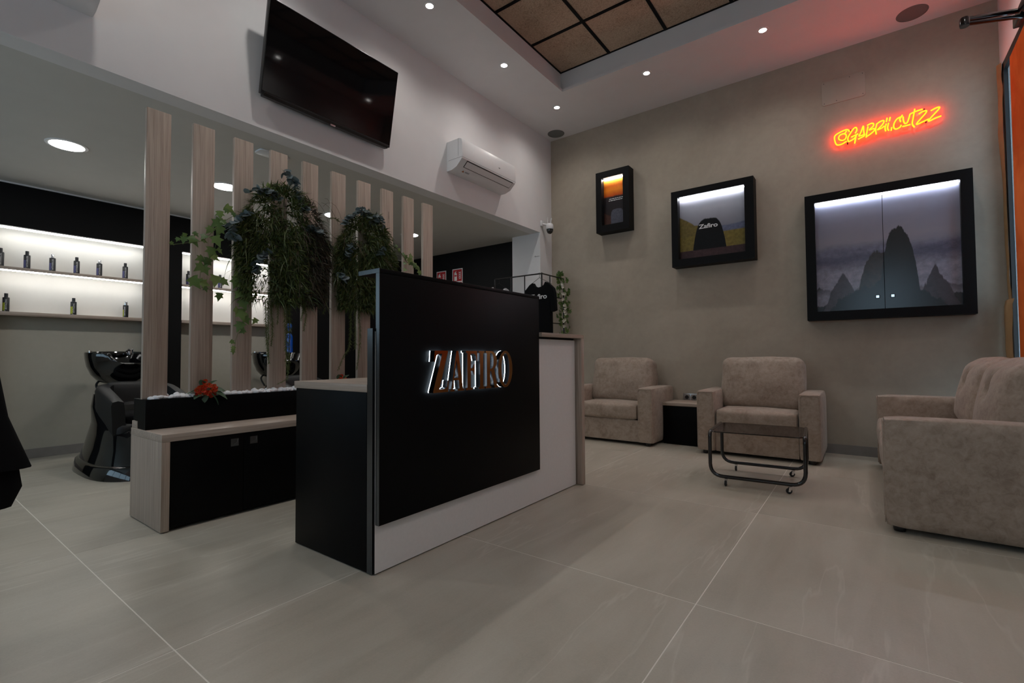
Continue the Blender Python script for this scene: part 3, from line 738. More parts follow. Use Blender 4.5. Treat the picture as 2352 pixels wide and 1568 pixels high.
hanging_plant('large hanging plant with ivy trailing left across the slats', 1.69, .325, 2.085, 1.27, -3.205, 11, True,
    [([(-3.19, 1.50, 1.83), (-3.18, 1.36, 1.80), (-3.18, 1.26, 1.71), (-3.18, 1.18, 1.61), (-3.18, 1.09, 1.575), (-3.18, 1.01, 1.55)], IVY1),
     ([(-3.18, 1.26, 1.70), (-3.18, 1.25, 1.60), (-3.18, 1.22, 1.51), (-3.18, 1.17, 1.42), (-3.18, 1.17, 1.35), (-3.18, 1.21, 1.315), (-3.18, 1.30, 1.315), (-3.19, 1.38, 1.32)], IVY1B),
     ([(-3.19, 1.44, 1.50), (-3.17, 1.41, 1.30), (-3.17, 1.41, 1.15), (-3.17, 1.37, 1.03), (-3.17, 1.355, .93)], IVY2),
     ([(-3.16, 1.56, 2.03), (-3.16, 1.64, 2.04), (-3.16, 1.72, 2.02)], [(1.57, 2.045, .04), (1.60, 2.035, .045), (1.64, 2.04, .04), (1.68, 2.025, .05), (1.74, 1.99, .05)])],
    [[(1.65, 2.17), (1.683, 2.141), (1.714, 2.12), (1.737, 2.081), (1.753, 2.04), (1.772, 2.008), (1.792, 1.967), (1.805, 1.945)],
     [(1.435, 1.976), (1.475, 1.996), (1.517, 2.002), (1.56, 1.996), (1.595, 1.988), (1.618, 1.974)],
     [(1.444, 1.834), (1.402, 1.813), (1.365, 1.776), (1.335, 1.736), (1.325, 1.691), (1.346, 1.654)],
     [(1.564, 1.595), (1.524, 1.583), (1.496, 1.541), (1.467, 1.505), (1.475, 1.467)],
     [(1.812, 1.817), (1.858, 1.818), (1.899, 1.817), (1.94, 1.813)]],
    [[(1.554, 1.278), (1.561, 1.077), (1.574, .904)], [(1.570, 1.278), (1.575, 1.077), (1.580, .86)], [(1.591, 1.281), (1.602, 1.078), (1.594, .977)],
     [(1.68, 1.289), (1.691, 1.082), (1.699, .874), (1.706, .765), (1.64, .722)], [(1.70, 1.293), (1.705, 1.083), (1.70, .90)], [(1.72, 1.293), (1.722, 1.083), (1.717, .874), (1.712, .784)],
     [(1.635, 1.285), (1.639, 1.197), (1.636, 1.124)], [(1.789, 1.299), (1.838, 1.211), (1.823, 1.087)], [(1.80, 1.34), (1.82, 1.24), (1.80, 1.16)], [(1.972, 1.476), (1.997, 1.318), (1.973, 1.22)], [(1.95, 1.44), (1.96, 1.32), (1.95, 1.26)]], 15000, 150)
hanging_plant('smaller hanging plant behind the black counter top', 2.36, .275, 2.06, 1.27, -3.215, 23, False,
    [([(-3.20, 2.58, 1.86), (-3.19, 2.70, 1.80), (-3.19, 2.80, 1.75), (-3.19, 2.90, 1.69), (-3.19, 2.93, 1.63)], IVY3)],
    [[(2.258, 2.074), (2.29, 2.058), (2.242, 2.026), (2.195, 1.994), (2.157, 1.965), (2.138, 1.927)], [(2.306, 2.048), (2.339, 2.028), (2.381, 2.01), (2.406, 1.987)],
     [(2.188, 1.77), (2.165, 1.715), (2.158, 1.671)], [(2.476, 1.788), (2.458, 1.749), (2.424, 1.725)], [(2.091, 1.538), (2.114, 1.508), (2.133, 1.487)], [(2.389, 2.054), (2.423, 2.041), (2.466, 2.015), (2.484, 1.969)]],
    [[(2.214, 1.306), (2.207, 1.002), (2.158, .918), (2.103, .803)], [(2.281, 1.312), (2.298, 1.038), (2.267, .80)], [(2.253, 1.309), (2.254, .969)],
     [(2.56, 1.95), (2.62, 1.90), (2.64, 1.80)], [(2.60, 1.85), (2.70, 1.80), (2.78, 1.72)], [(2.12, 1.93), (2.07, 1.95), (2.02, 1.94)]], 12000, 130)

# ------------------------------------------------------------------ red flower clumps in the planter
def flower_clump(label, x, y, z, s, seed, spots):
    rng = random.Random(seed)
    root = thing('flower_clump', label, 'flowers', (x, y, z), group='red flower clumps in the planter')
    stems = MB()
    for (dy, dz, dx) in spots:
        stems.tube(smooth_path([(0, 0, 0), (dx*.3, dy*.4, dz*.6), (dx-.006, dy, dz-.003)], 4), .0015, 5)
    stems.build('stems', 'stem_green', root)
    for (dy, dz, dx) in spots:
        fl_ = MB().lathe([(.0001, -.002), (.0035, 0), (.0001, .003)], 8, axis='x').build('blossom', 'yellow_ink', root, (dx, dy, dz), smooth=True)
        ax = Vector((1, dy*9+rng.uniform(-.3, .3), dz*3-.1+rng.uniform(-.3, .3))).normalized()
        u = ax.cross(Vector((0, 0, 1))).normalized(); w = ax.cross(u)
        for k in range(5):
            a = 2*PI*k/5+rng.uniform(-.2, .2); d = u*math.cos(a)+w*math.sin(a)+ax*.45
            o = bpy.data.objects.new('petal', PETAL); COL.objects.link(o); o.parent = fl_
            dn = d.normalized(); zax = (ax-dn*ax.dot(dn)).normalized(); xax = dn.cross(zax)
            o.rotation_euler = Matrix((xax, dn, zax)).transposed().to_euler(); o.scale = (s*rng.uniform(.9, 1.15),)*3
    for (dx, dy, dz, L, roll) in ((.01, -1, .25, .085, .3), (.03, -.55, -.25, .075, -.2), (.05, .85, -.35, .10, .3), (.06, .45, -.75, .09, -.3), (-.01, .30, .9, .075, .4), (-.01, -.15, 1, .07, 0), (.0, 1, .25, .09, .5), (.04, -.2, -.8, .06, 0)):
        p = Vector((x+dx*.6, y+dy*.022, z+.035+dz*.012))
        put_leaf('leaf', BLEAF, root, p, Vector((dx*3+.2, dy, dz*.6)), L*s/.02, roll)
    return root
SP = [(-.008, .088, .012), (-.036, .058, .030), (-.020, .062, .034), (.015, .064, .028), (.038, .060, .024), (-.052, .040, .034), (-.028, .040, .040), (.026, .038, .038), (.042, .042, .028), (-.045, .016, .036), (.004, .022, .040), (.016, .012, .040), (-.012, .028, .030), (.03, .02, .036)]
flower_clump('red flower clump with green leaves left of the counter', -3.222, 1.215, .668, .020, 5, SP)
flower_clump('red flower clump half hidden behind the wooden worktop', -3.222, 2.145, .668, .020, 9, SP)
# ------------------------------------------------------------------ television
tv = thing('television', 'large black wall television tilted down above the slats', 'television', (XT, 2.034, 2.655))
tilt = math.atan2(.111, .604); TW, TH = 1.063, .612
T = Matrix.Rotation(tilt, 4, 'Y'); T.translation = Vector((.073, 0, 0))
def tvpart(name, mb, mat, bevel=0.):
    o = mb.build(name, mat, tv, bevel=bevel); o.matrix_basis = T; return o
tvpart('bezel', MB().box((-.035, -TW/2, 0), (0, TW/2, TH)), 'black_plastic', .004)
tvpart('screen', MB().box((-.001, -TW/2+.006, .018), (.0015, TW/2-.006, TH-.006)), 'tv_screen')
lb = MB(); lb.prism([(-.045, .012), (.004, .016), (.006, .004), (-.004, -.012), (-.04, -.014)], -TW/2+.02, TW/2-.02, 'y'); tvpart('bottom_rail', lb, 'black_plastic')
tvpart('sensor', MB().box((-.002, -.02, -.021), (.006, .02, -.011)), 'steel')
tvpart('back_cover', MB().box((-.062, -TW*.33, .08), (-.034, TW*.33, TH*.72)), 'black_plastic', .008)
MB().box((0, -.15, .12), (.03, .15, .46)).build('wall_bracket', 'black_metal', tv)

# ------------------------------------------------------------------ air conditioners
def air_con(label, y, flip=False):
    ac = thing('air_conditioner', label, 'air conditioner', (XT, y, 2.705), group='wall air conditioners')
    W = .86
    prof = [(0, .29), (.165, .292), (.195, .278), (.205, .24), (.205, .115), (.200, .085), (.13, .022), (.06, .0), (0, .0)]
    m = MB(); rings = []
    for (yy, k) in ((-W/2, .985), (-W/2+.012, 1.), (W/2-.012, 1.), (W/2, .985)):
        rings.append([(px*k, yy, .145+(pz-.145)*k) for px, pz in prof])
    m.loft(rings); m.build('body', 'white_plastic', ac, smooth=True, angle=.5)
    # flap between (.197,.078) and (.135,.026), slightly proud, dark slots on both sides
    d = Vector((.200-.13, 0, .085-.022)).normalized(); nrm = Vector((d.z, 0, -d.x))
    def slab(name, t0, t1, h, mat, y0, y1):
        a = Vector((.13, 0, .022))+d*t0; b = Vector((.13, 0, .022))+d*t1
        m2 = MB(); m2.prism([tuple((a-nrm*.002).xz), tuple((a+nrm*h).xz), tuple((b+nrm*h).xz), tuple((b-nrm*.002).xz)], y0, y1, 'y'); return m2.build(name, mat, ac)
    slab('air_slot', .018, .094, .0006, 'dark_ink', -W/2+.075, W/2-.045)
    slab('flap', .024, .084, .0025, 'white_plastic', -W/2+.085, W/2-.050)
    MB().box((.2045, -W/2, .098), (.2058, W/2, .1005)).build('seam', 'grey_ink', ac)
    for s in (-1, 1):
        MB().box((.02, s*(W/2-.0002)-.0012, .100), (.2, s*(W/2-.0002)+.0012, .1025)).build('seam', 'grey_ink', ac)
        MB().box((.150, s*(W/2+.0002)-.0012, .12), (.1525, s*(W/2+.0002)+.0012, .29)).build('seam', 'grey_ink', ac)
    bd = MB()
    for q in (-.008, .001, .010): bd.box((.2052, .14+q-.0035, .160), (.2062, .14+q+.0035, .170))
    bd.build('badge', 'grey_ink', ac)
    yy = -W/2+.10
    st = MB(); q = Vector((.13, 0, .022))-Vector((.07, 0, .022)).normalized()*.012
    st.add([(.098, yy, .0095), (.122, yy+.008, .0180), (.098, yy+.032, .0095)], [(0, 1, 2)]); st.v = [(a+.0008, b, c-.0022) for a, b, c in st.v]; st.build('sticker', 'orange_ink', ac)
    bd = MB()
    for q in (.045, .06, .075, .09): bd.add([(.100, yy+q, .0082), (.118, yy+q, .0145), (.118, yy+q+.009, .0145), (.100, yy+q+.009, .0082)], [(0, 1, 2, 3)])
    bd.build('sticker_mark', 'grey_ink', ac)
    return ac
air_con('white air conditioner between the television and the corner', 3.752)
air_con('white air conditioner cut off above the low ceiling left of the television', .235)

# ------------------------------------------------------------------ ceiling spots, speakers, downlights
def spot(x, y, label):
    t = thing('ceiling_spot', label, 'ceiling light', (x, y, ZC), group='small ceiling spots')
    MB().lathe([(.030, -.004), (.047, -.004), (.049, -.0005), (.030, -.0005), (.030, -.004)], 28, cap=False).build('trim_ring', 'white_plastic', t, smooth=True)
    MB().lathe([(.0299, -.0028), (.0299, -.001)], 24).build('lens', 'spot_lens', t)
    l = bpy.data.lights.new('spot_light', 'SPOT'); l.energy = SPOT_W; l.spot_size = math.radians(152); l.spot_blend = 1.0; l.shadow_soft_size = .028; l.color = (1, .96, .91)
    o = bpy.data.objects.new('spot_light', l); COL.objects.link(o); o.parent = t; o.location = (0, 0, -.012)
wd = {4.557: 'nearest the room corner', 3.580: 'by the corner of the brown ceiling field', 2.604: 'at the top edge above the television'}
for y in (4.557, 3.580, 2.604, 1.627, .65, -.33, -1.3):
    spot(-2.73, y, 'small bright ceiling spot '+wd.get(y, 'in the row along the television wall, out of view'))
for x, s in ((-1.681, 'above the small and middle pictures'), (-.648, 'in the red glow above the neon sign'), (.385, 'by the round speaker over the window')):
    spot(x, 4.535, 'small bright ceiling spot '+s)
for y in (3.2, 1.6, 0., -1.3): spot(.56, y, 'small bright ceiling spot in the row along the window wall')
def speaker(x, y, label):
    t = thing('ceiling_speaker', label, 'speaker', (x, y, ZC), group='round ceiling speakers')
    MB().lathe([(.001, -.005), (.06, -.0045), (.096, -.003), (.098, -.0005)], 36).build('grille', 'grey_plastic', t, smooth=True)
    MB().lathe([(.098, -.0035), (.104, -.003), (.105, -.0005), (.098, -.0005), (.098, -.0035)], 36, cap=False).build('rim', 'grey_plastic', t, smooth=True)
speaker(-3.071, 5.098, 'round grey ceiling speaker in the far corner')
speaker(.372, 5.052, 'round grey ceiling speaker above the papered window')
for k, s in enumerate(['nearest the left edge', 'between the second and third slats', 'beside the sixth slat', 'seen between the last two slats']):
    y = (.820, 1.885, 2.985, 4.06)[k]
    t = thing('round_downlight', 'round white downlight in the low ceiling %s' % s, 'ceiling light', (-4.615, y, ZS), group='round downlights in the low ceiling')
    MB().lathe([(.098, -.006), (.117, -.004), (.120, -.0005), (.098, -.0005), (.098, -.006)], 36, cap=False).build('rim', 'white_plastic', t, smooth=True)
    MB().lathe([(.0979, -.005), (.0979, -.001)], 32).build('diffuser', 'panel_lens', t)
t = thing('access_panel', 'flat rounded white panel on the low ceiling behind the fourth slat', 'panel', (-3.60, 1.80, ZS))
pts = fillet([(-.055, -.115, 0), (.055, -.115, 0), (.055, .115, 0), (-.055, .115, 0)], .03, 4)
m = MB(); m.prism([(p.x, p.y) for p in pts], -.014, -.0005, 'z'); m.build('cover', 'white_plastic', t, bevel=.004)
MB().lathe([(.004, -.016), (.004, -.0135)], 10, (0, .09, 0)).build('led_dot', 'grey_plastic', t)

# ------------------------------------------------------------------ lit shelves and bottles
def shelf(name, y0, y1, z0, z1, led, label):
    t = thing('wall_shelf', label, 'shelf', (-6.112, (y0+y1)/2, z0), group='lit shelves in the wall niches')
    wbox('board', (-6.1115, y0+.003, z0), (-5.978, y1-.003, z1), 'wood_y', t, .001)
    if led:
        m = MB().box((-5.999, y0+.004, z0-.0105), (-5.981, y1-.004, z0-.0003)); m.v = [tuple(Vector(v)-t.location) for v in m.v]
        m.build('led_strip', 'shelf_led', t)
for (y0, y1, nm) in ((.603, 1.712, 'behind the first wash unit'), (2.015, 3.097, 'behind the second wash unit')):
    t = thing('led_profile', 'white led profile under the black band %s' % nm, 'led light', (-5.985, (y0+y1)/2, 2.055), group='led profiles under the black band')
    wbox('housing', (-6.008, y0, 2.0585), (-5.974, y1, 2.0678), 'steel', t)
    wbox('led_strip', (-6.003, y0, 2.0475), (-5.976, y1, 2.0583), 'shelf_led', t)
    shelf('wall_shelf', y0, y1, 1.684, 1.711, True, 'upper lit wooden shelf of hair product bottles %s' % nm)
    shelf('wall_shelf', y0, y1, 1.286, 1.318, False, 'lower lit wooden shelf %s' % nm)
def bottle(y, z, kind, label, turn=0., capw=False):
    t = thing('shampoo_bottle', label, 'bottle', (-6.045, y, z+.0008), rotz=turn, group='hair product bottles on the lit shelves')
    R = .0225
    MB().lathe([(.020, 0), (R, .003), (R, .121), (.021, .1255), (.011, .127)], 24).build('body', 'bottle_black', t, smooth=True, angle=.6)
    cp = MB().lathe([(.0112, .1265), (.0125, .1275), (.0125, .158), (.0117, .161)], 18).build('cap', 'chrome' if capw else 'bottle_black', t, smooth=True, angle=.6)
    def patch(name, a0, a1, z0, z1, mat):
        m = MB(); n = 8; vs = []
        for k in range(n+1):
            a = math.radians(a0+(a1-a0)*k/n)
            for zz in (z0, z1): vs.append(((R+.0004)*math.cos(a), (R+.0004)*math.sin(a), zz))
        m.add(vs, [(2*k, 2*k+2, 2*k+3, 2*k+1) for k in range(n)]); m.build(name, mat, t)
    patch('label_field', -68, -18, .010, .078, 'violet_ink' if kind == 0 else 'yellow_ink')
    patch('label_field', -68, -25, .086, .112, 'dark_ink')
    def curved(name, txt, size, mat, z0, a0, xs=1.):
        me = text_mesh(name, txt, size, mat, .0001, xs)
        for v in me.vertices:
            a = a0-v.co.y/R*1.0; rr = R+.0009+v.co.z
            zz = z0+v.co.x; v.co = (rr*math.cos(a), rr*math.sin(a), zz)
        place_mesh(name, me, t, Matrix.Identity(4))
    curved('lettering', 'ANTI/HAIRLOSS' if kind == 0 else 'REVITALIZING', .0165, 'white_ink', .064, math.radians(4), .86)
    if kind: curved('lettering', 'SHAMPOO', .0135, 'bottle_black', .044, math.radians(-44), 1.0)
    patch('label_strip', -30, 0, .004, .008, 'grey_ink')
top = ['cut by the left picture edge', 'second from the left', 'third from the left', 'fourth from the left', 'fifth from the left', 'beside the first slat']
for k, y in enumerate((.662, .826, .993, 1.162, 1.330, 1.534)):
    bottle(y, 1.711, 0, 'black anti hairloss bottle on the upper shelf, %s' % top[k], -.15, k in (2, 4))
for k, (y, s) in enumerate(((.702, 'leftmost'), (1.146, 'middle'), (1.544, 'rightmost'))):
    bottle(y, 1.318, 1, 'black shampoo bottle with yellow label on the lower shelf, %s of three' % s, -.15+(-.5 if k == 2 else 0), k == 2)
bottle(2.099, 1.711, 0, 'black bottle seen between the first and second slats', -.15)
bottle(2.424, 1.711, 0, 'black bottle seen behind ivy beside the third slat', -.15)

# ------------------------------------------------------------------ wash units
def sup(cx, cy, z, a, b, e=2.6, n=40, tilt_=0.):
    out = []
    for k in range(n):
        t_ = 2*PI*k/n; c, s = math.cos(t_), math.sin(t_)
        x = a*abs(c)**(2/e)*(1 if c >= 0 else -1); y = b*abs(s)**(2/e)*(1 if s >= 0 else -1)
        out.append((cx+x, cy+y, z+tilt_*x))
    return out
def wash_unit(label, x, y):
    t = thing('wash_unit', label, 'wash chair', (x, y, 0), group='black hair wash units')
    m = MB(); m.loft([sup(0, 0, .0, .62, .42, 3), sup(0, 0, .085, .60, .405, 3), sup(0, 0, .098, .585, .39, 3)]); m.build('plinth', 'black_gloss', t, smooth=True)
    m = MB(); m.loft([sup(-.01, 0, .098, .575, .382, 2.8), sup(-.05, 0, .20, .52, .350, 2.7), sup(-.10, 0, .30, .45, .322, 2.6), sup(-.16, 0, .375, .36, .300, 2.5), sup(-.33, 0, .50, .135, .282, 2.5), sup(-.365, 0, .60, .095, .262, 2.5)])
    m.build('pedestal', 'black_gloss', t, smooth=True, angle=1.2)
    # tub: U shaped shell of arms and back
    def upath(off, n=30):
        pts = []
        hw, xb, xf_ = .285-off, -.40+off, .235
        r = .20
        pts.append((xf_, -hw)); 
        for k in range(6): pts.append((xf_+(xb+r-xf_)*(k+1)/6, -hw))
        for k in range(1, 8):
            a = PI/2*k/8; pts.append((xb+r-r*math.sin(a), -hw+r-r*math.cos(a)))
        L = [(px_, -py_) for px_, py_ in reversed(pts)]
        return pts+[(xb, 0)]+L
    O, I = upath(0), upath(.085); m = MB(); N = len(O); vs = []
    for i in range(N):
        fr = (O[i][0]+.40)/.635; zt = .690-.125*fr**1.2; zb_ = .255
        vs += [(O[i][0]-.02, O[i][1]*.93, zb_), (O[i][0], O[i][1], zt-.035), (O[i][0]*.985, O[i][1]*.965, zt-.005), ((O[i][0]+I[i][0])/2, (O[i][1]+I[i][1])/2, zt+.004), (I[i][0], I[i][1]*1.03, zt-.008), (I[i][0], I[i][1], zt-.05), (I[i][0], I[i][1]*.95, .36)]
    fs = []
    for i in range(N-1):
        for k in range(6): fs.append((i*7+k, i*7+k+1, (i+1)*7+k+1, (i+1)*7+k))
    fs.append(tuple(range(7))); fs.append(tuple((N-1)*7+6-k for k in range(7)))
    m.add(vs, fs); m.build('tub', 'black_leather', t, smooth=True, angle=.9)
    c = cushion(.31, .262, .085, .06, (.01, 0, 0), 10); c.build('seat_base', 'black_leather', t, (-.065, 0, .315), smooth=True)
    c = cushion(.29, .195, .05, .04, (.0, .0, .012), 8); c.build('seat_cushion', 'black_cloth', t, (-.06, 0, .405), smooth=True)
    c = cushion(.045, .195, .17, .04, (.012, 0, 0), 8); b_ = c.build('back_cushion', 'black_leather', t, (-.275, 0, .535), smooth=True); b_.rotation_euler = (0, -.15, 0)
    # bowl with neck notch towards the chair
    m = MB(); n = 48; prof = [(.02, -.30), (.11, -.294), (.18, -.262), (.232, -.20), (.262, -.125), (.274, -.055), (.277, -.01), (.272, .0), (.238, .0), (.228, -.02), (.205, -.09), (.15, -.15), (.06, -.18), (.01, -.185)]
    vs = []
    for (r, z) in prof:
        for k in range(n):
            a = 2*PI*k/n; d_ = min(a, 2*PI-a); notch = .085*max(0., 1-(d_/.60)**6) if d_ < .60 else 0
            zz = z-notch*max(0., (z+.12)/.12) if z > -.12 else z
            vs.append((r*math.cos(a)*1.02, r*math.sin(a), zz+.012*math.cos(a+PI)*(1 if z > -.2 else .3)))
    m.add(vs, [(i*n+k, i*n+(k+1) % n, (i+1)*n+(k+1) % n, (i+1)*n+k) for i in range(len(prof)-1) for k in range(n)]+[tuple(range(n-1, -1, -1)), tuple((len(prof)-1)*n+k for k in range(n))])
    bw = m.build('bowl', 'black_gloss', t, (-.60, 0, .958), smooth=True, angle=1.0)
    fc = MB(); fc.lathe([(.024, -.02), (.024, .03), (.021, .034)], 18, (-.15, .085, 0)); fc.tube([(-.15, .085, .015), (-.10, .06, .028), (-.05, .035, .012)], .009, 8); fc.build('faucet', 'chrome', bw, smooth=True, angle=.6)
    MB().lathe([(.014, .0), (.014, .012), (.010, .016)], 14, (-.12, -.215, .0)).build('knob', 'chrome', bw, smooth=True, angle=.6)
    MB().box((-.34, -.16, -.03), (-.20, .16, .0)).build('rear_ledge', 'black_gloss', bw, bevel=.01)
    MB().tube(smooth_path([(-.68, 0, .12), (-.74, 0, .40), (-.66, 0, .68)], 6), .035, 10).build('support', 'black_plastic', t, smooth=True)
    MB().tube(smooth_path([(-.62, -.15, .72), (-.635, -.185, .665), (-.60, -.16, .58)], 6), .009, 8).build('hose', 'rubber', t, smooth=True)
    return t
wash_unit('glossy black hair wash chair and basin at the left, beside the first slat', -4.93, 1.405)
wash_unit('glossy black hair wash chair and basin mostly hidden behind the slats', -4.93, 2.86)
bt = thing('spray_bottle', 'clear blue spray bottle standing on the hidden wash basin', 'bottle', (-5.775, 3.115, .9585))
MB().lathe([(.038, 0), (.044, .006), (.044, .05), (.041, .06), (.043, .07), (.043, .19), (.036, .225), (.018, .245)], 24).build('body', 'blue_liquid', bt, smooth=True)
MB().lathe([(.019, .244), (.021, .25), (.021, .275), (.014, .28)], 16).build('collar', 'black_plastic', bt, smooth=True)
sp = MB(); sp.lathe([(.012, .279), (.017, .30), (.030, .315), (.034, .34), (.022, .365), (.001, .37)], 18); sp.build('sprayer_head', 'blue_liquid', bt, smooth=True)
MB().tube([(.01, 0, .30), (.045, 0, .285), (.052, 0, .25)], .006, 8).build('trigger', 'black_plastic', bt, smooth=True)

# ------------------------------------------------------------------ lit pictures (plain stand-ins for the prints)
print_mat('print_small', [('grad', [(0, (.030, .020, .018)), (.44, (.020, .017, .020)), (.60, (.028, .020, .022)), (.63, (.55, .080, .006)), (.75, (.80, .22, .010)), (.84, (.66, .12, .006)), (1, (.85, .42, .04))], 2.2, .10),
    ('ridge', .30, .06, 3., (.07, .03, .022), .03, -.25), ('blob', .62, .10, .30, .24, (.085, .088, .115), 4., .3)])
print_mat('print_medium', [('grad', [(0, (.07, .038, .042)), (.14, (.085, .05, .052)), (.45, (.20, .20, .245)), (1, (.40, .41, .46))], 4., .12),
    ('ridge', .44, .03, 5., (.12, .135, .21), .02, .05), ('ridge', .70, .05, 6., (.15, .115, .035), .02, -.62), ('ridge', .37, .006, 3., (.175, .135, .035), .02, .02),
    ('ridge', .135, .004, 3., (.055, .030, .032), .01, .0), ('peak', .46, .27, .62, (.005, .005, .006), .05, 4.), ('ridge', .135, .004, 3., (.055, .030, .032), .01, .0)])
print_mat('print_large', [('grad', [(0, (.12, .12, .17)), (.25, (.21, .21, .28)), (.45, (.17, .17, .235)), (.62, (.235, .225, .275)), (.80, (.20, .20, .265)), (1, (.22, .24, .34))], 3.2, .22),
    ('ridge', .60, .09, 2.2, (.13, .135, .20), .06, -.02), ('ridge', .50, .03, 2., (.085, .085, .135), .04, .05), ('ridge', .44, .05, 3., (.225, .22, .285), .10, .02),
    ('ridge', .16, .22, 3.6, (.045, .036, .044), .015, .03), ('ridge', .21, .10, 2.1, (.20, .195, .25), .09, .0), ('ridge', .06, .16, 4.2, (.014, .013, .015), .012, .05),
    ('peak', .20, .16, .34, (.050, .040, .050), .12, 1.2), ('peak', .84, .15, .34, (.045, .036, .046), .16, 1.1), ('peak', .46, .17, .52, (.030, .021, .018), .20, 2.2), ('peak', .60, .15, .70, (.008, .008, .009), .22, 2.6), ('peak', .5, .42, .24, (.006, .006, .007), .20, 1.8)], .2, .6)
def uv_quad(name, w, h, mat, parent, loc, u0=0., u1=1., thick=.004):
    """picture board facing -y, lower left corner at loc"""
    m = MB().box((0, 0, 0), (w, thick, h)); o = m.build(name, mat, parent, Vector(loc)-base_of(parent))
    uv = o.data.uv_layers.new(name='UVMap')
    for l in o.data.loops:
        v = o.data.vertices[l.vertex_index].co; uv.data[l.index].uv = (u0+(u1-u0)*v.x/w, v.z/h)
    return o
def picture(label, x0, x1, z0, z1, ox0, ox1, oz0, oz1, mat, doors=False):
    D = .14; yf = YW-D
    t = thing('picture_box', label, 'picture', ((x0+x1)/2, YW, z0))
    m = MB()
    m.box((x0, yf, z0), (ox0, YW, z1)); m.box((ox1, yf, z0), (x1, YW, z1)); m.box((ox0, yf, z0), (ox1, YW, oz0)); m.box((ox0, yf, oz1), (ox1, YW, z1))
    m.v = [tuple(Vector(v)-t.location) for v in m.v]; m.build('frame', 'black_frame', t)
    wbox('backing', (ox0, YW-.02, oz0), (ox1, YW-.001, oz1), 'black_frame', t)
    yp = YW-.075 if not doors else YW-.095
    if not doors: uv_quad('print', ox1-ox0-.002, oz1-oz0-.002, mat, t, (ox0+.001, yp, oz0+.001))
    else:
        w = (ox1-ox0)/2
        for k in range(2):
            d = uv_quad('door', w-.0025, oz1-oz0-.004, mat, t, (ox0+k*w+(.0005 if k == 0 else .002), yp, oz0+.002), k*.5, k*.5+.5, .012)
            hx = (.095, .198)[k]*.99; hm = MB(); s = .0165
            hm.box((-s, -.002, -s), (s, 0, s)); hm.build('handle', 'black_plastic', d, Vector((hx, yp-.0002, 1.393))-base_of(d))
            hm = MB().box((-s*.62, -.003, -s*.62), (s*.62, -.0015, s*.62)); hm.build('handle_plate', 'chrome', d, Vector((hx, yp-.0012, 1.393))-base_of(d))
    wbox('led_strip', (ox0+.006, yp-.016, oz1-.007), (ox1-.006, yp-.004, oz1-.0005), 'frame_led', t)
    return t, yp
t1, yp = picture('small upright lit picture with an orange top, leftmost of the three', -2.535, -2.122, 2.350, 3.068, -2.462, -2.196, 2.432, 2.990, 'print_small')
m = MB()
for k, (xa, xb, z) in enumerate(((-2.395, -2.205, 2.742), (-2.40, -2.20, 2.722))):
    x = xa; r_ = random.Random(k)
    while x < xb:
        w = r_.uniform(.012, .035); m.box((x, yp-.0010, z), (min(x+w, xb), yp-.0003, z+.008)); x += w+.006
m.v = [tuple(Vector(v)-t1.location) for v in m.v]; m.build('caption_line', 'white_ink', t1)
t2_, yp = picture('middle square lit picture with white Zafiro lettering', -1.646, -.843, 1.840, 2.652, -1.577, -.927, 1.918, 2.582, 'print_medium')
place_mesh('lettering', text_mesh('lettering', 'Zafiro', .062, 'white_ink', .0004, 1.28, .95, .0012), t2_, basis((1, 0, 0), (0, 0, 1), Vector((-1.285, yp-.0012, 2.245))-t2_.location))
picture('large lit landscape picture with two doors, rightmost of the three', -.421, .706, 1.208, 2.353, -.345, .631, 1.285, 2.277, 'print_large', True)

# ------------------------------------------------------------------ neon sign
NEON = [[(-.07,2.9),(-.081,2.92),(-.1,2.925),(-.139,2.915),(-.175,2.897),(-.183,2.87),(-.176,2.825),(-.161,2.804),(-.13,2.803),(-.093,2.819)],[(-.144,2.888),(-.12,2.895),(-.099,2.885),(-.095,2.864),(-.104,2.843),(-.122,2.836),(-.145,2.847),(-.152,2.866),(-.144,2.888)],[(-.105,2.896),(-.091,2.913)],[(-.029,2.874),(-.017,2.899),(-.022,2.924),(-.04,2.919),(-.067,2.88),(-.083,2.847),(-.08,2.815),(-.061,2.817),(-.038,2.829),(-.022,2.849)],[(-.06,2.847),(-.033,2.856),(-.007,2.863)],[(-.022,2.863),(-.028,2.827),(-.035,2.784)],[(-.004,2.841),(.012,2.872),(.03,2.922),(.032,2.88),(.036,2.832)],[(-.004,2.841),(.019,2.842),(.043,2.846)],[(-.01,2.815),(.014,2.824),(.037,2.832)],[(.063,2.908),(.054,2.859),(.048,2.814)],[(.057,2.919),(.087,2.929),(.103,2.919),(.097,2.898),(.071,2.875),(.104,2.877),(.107,2.862),(.085,2.841),(.053,2.822)],[(.124,2.906),(.116,2.869),(.119,2.822)],[(.121,2.909),(.145,2.925),(.17,2.929),(.174,2.914),(.158,2.889),(.127,2.859)],[(.127,2.859),(.158,2.866),(.177,2.879)],[(.19,2.895),(.181,2.859),(.185,2.831)],[(.197,2.944),(.191,2.911)],[(.206,2.897),(.198,2.854),(.205,2.83)],[(.218,2.944),(.211,2.912)],[(.226,2.853),(.221,2.825)],[(.298,2.939),(.294,2.927),(.264,2.916),(.243,2.882),(.24,2.846),(.255,2.829),(.28,2.837),(.29,2.854)],[(.294,2.927),(.281,2.906),(.287,2.882)],[(.304,2.922),(.305,2.886),(.315,2.86),(.33,2.865),(.341,2.897),(.349,2.93)],[(.295,2.838),(.324,2.839),(.35,2.841)],[(.349,2.93),(.384,2.941),(.431,2.947)],[(.381,2.964),(.37,2.897),(.362,2.842),(.376,2.809)],[(.405,2.913),(.43,2.926),(.453,2.926),(.448,2.906),(.388,2.833),(.428,2.839),(.468,2.853)],[(.482,2.917),(.509,2.928),(.531,2.931),(.531,2.915),(.464,2.837),(.507,2.846),(.545,2.854)]]
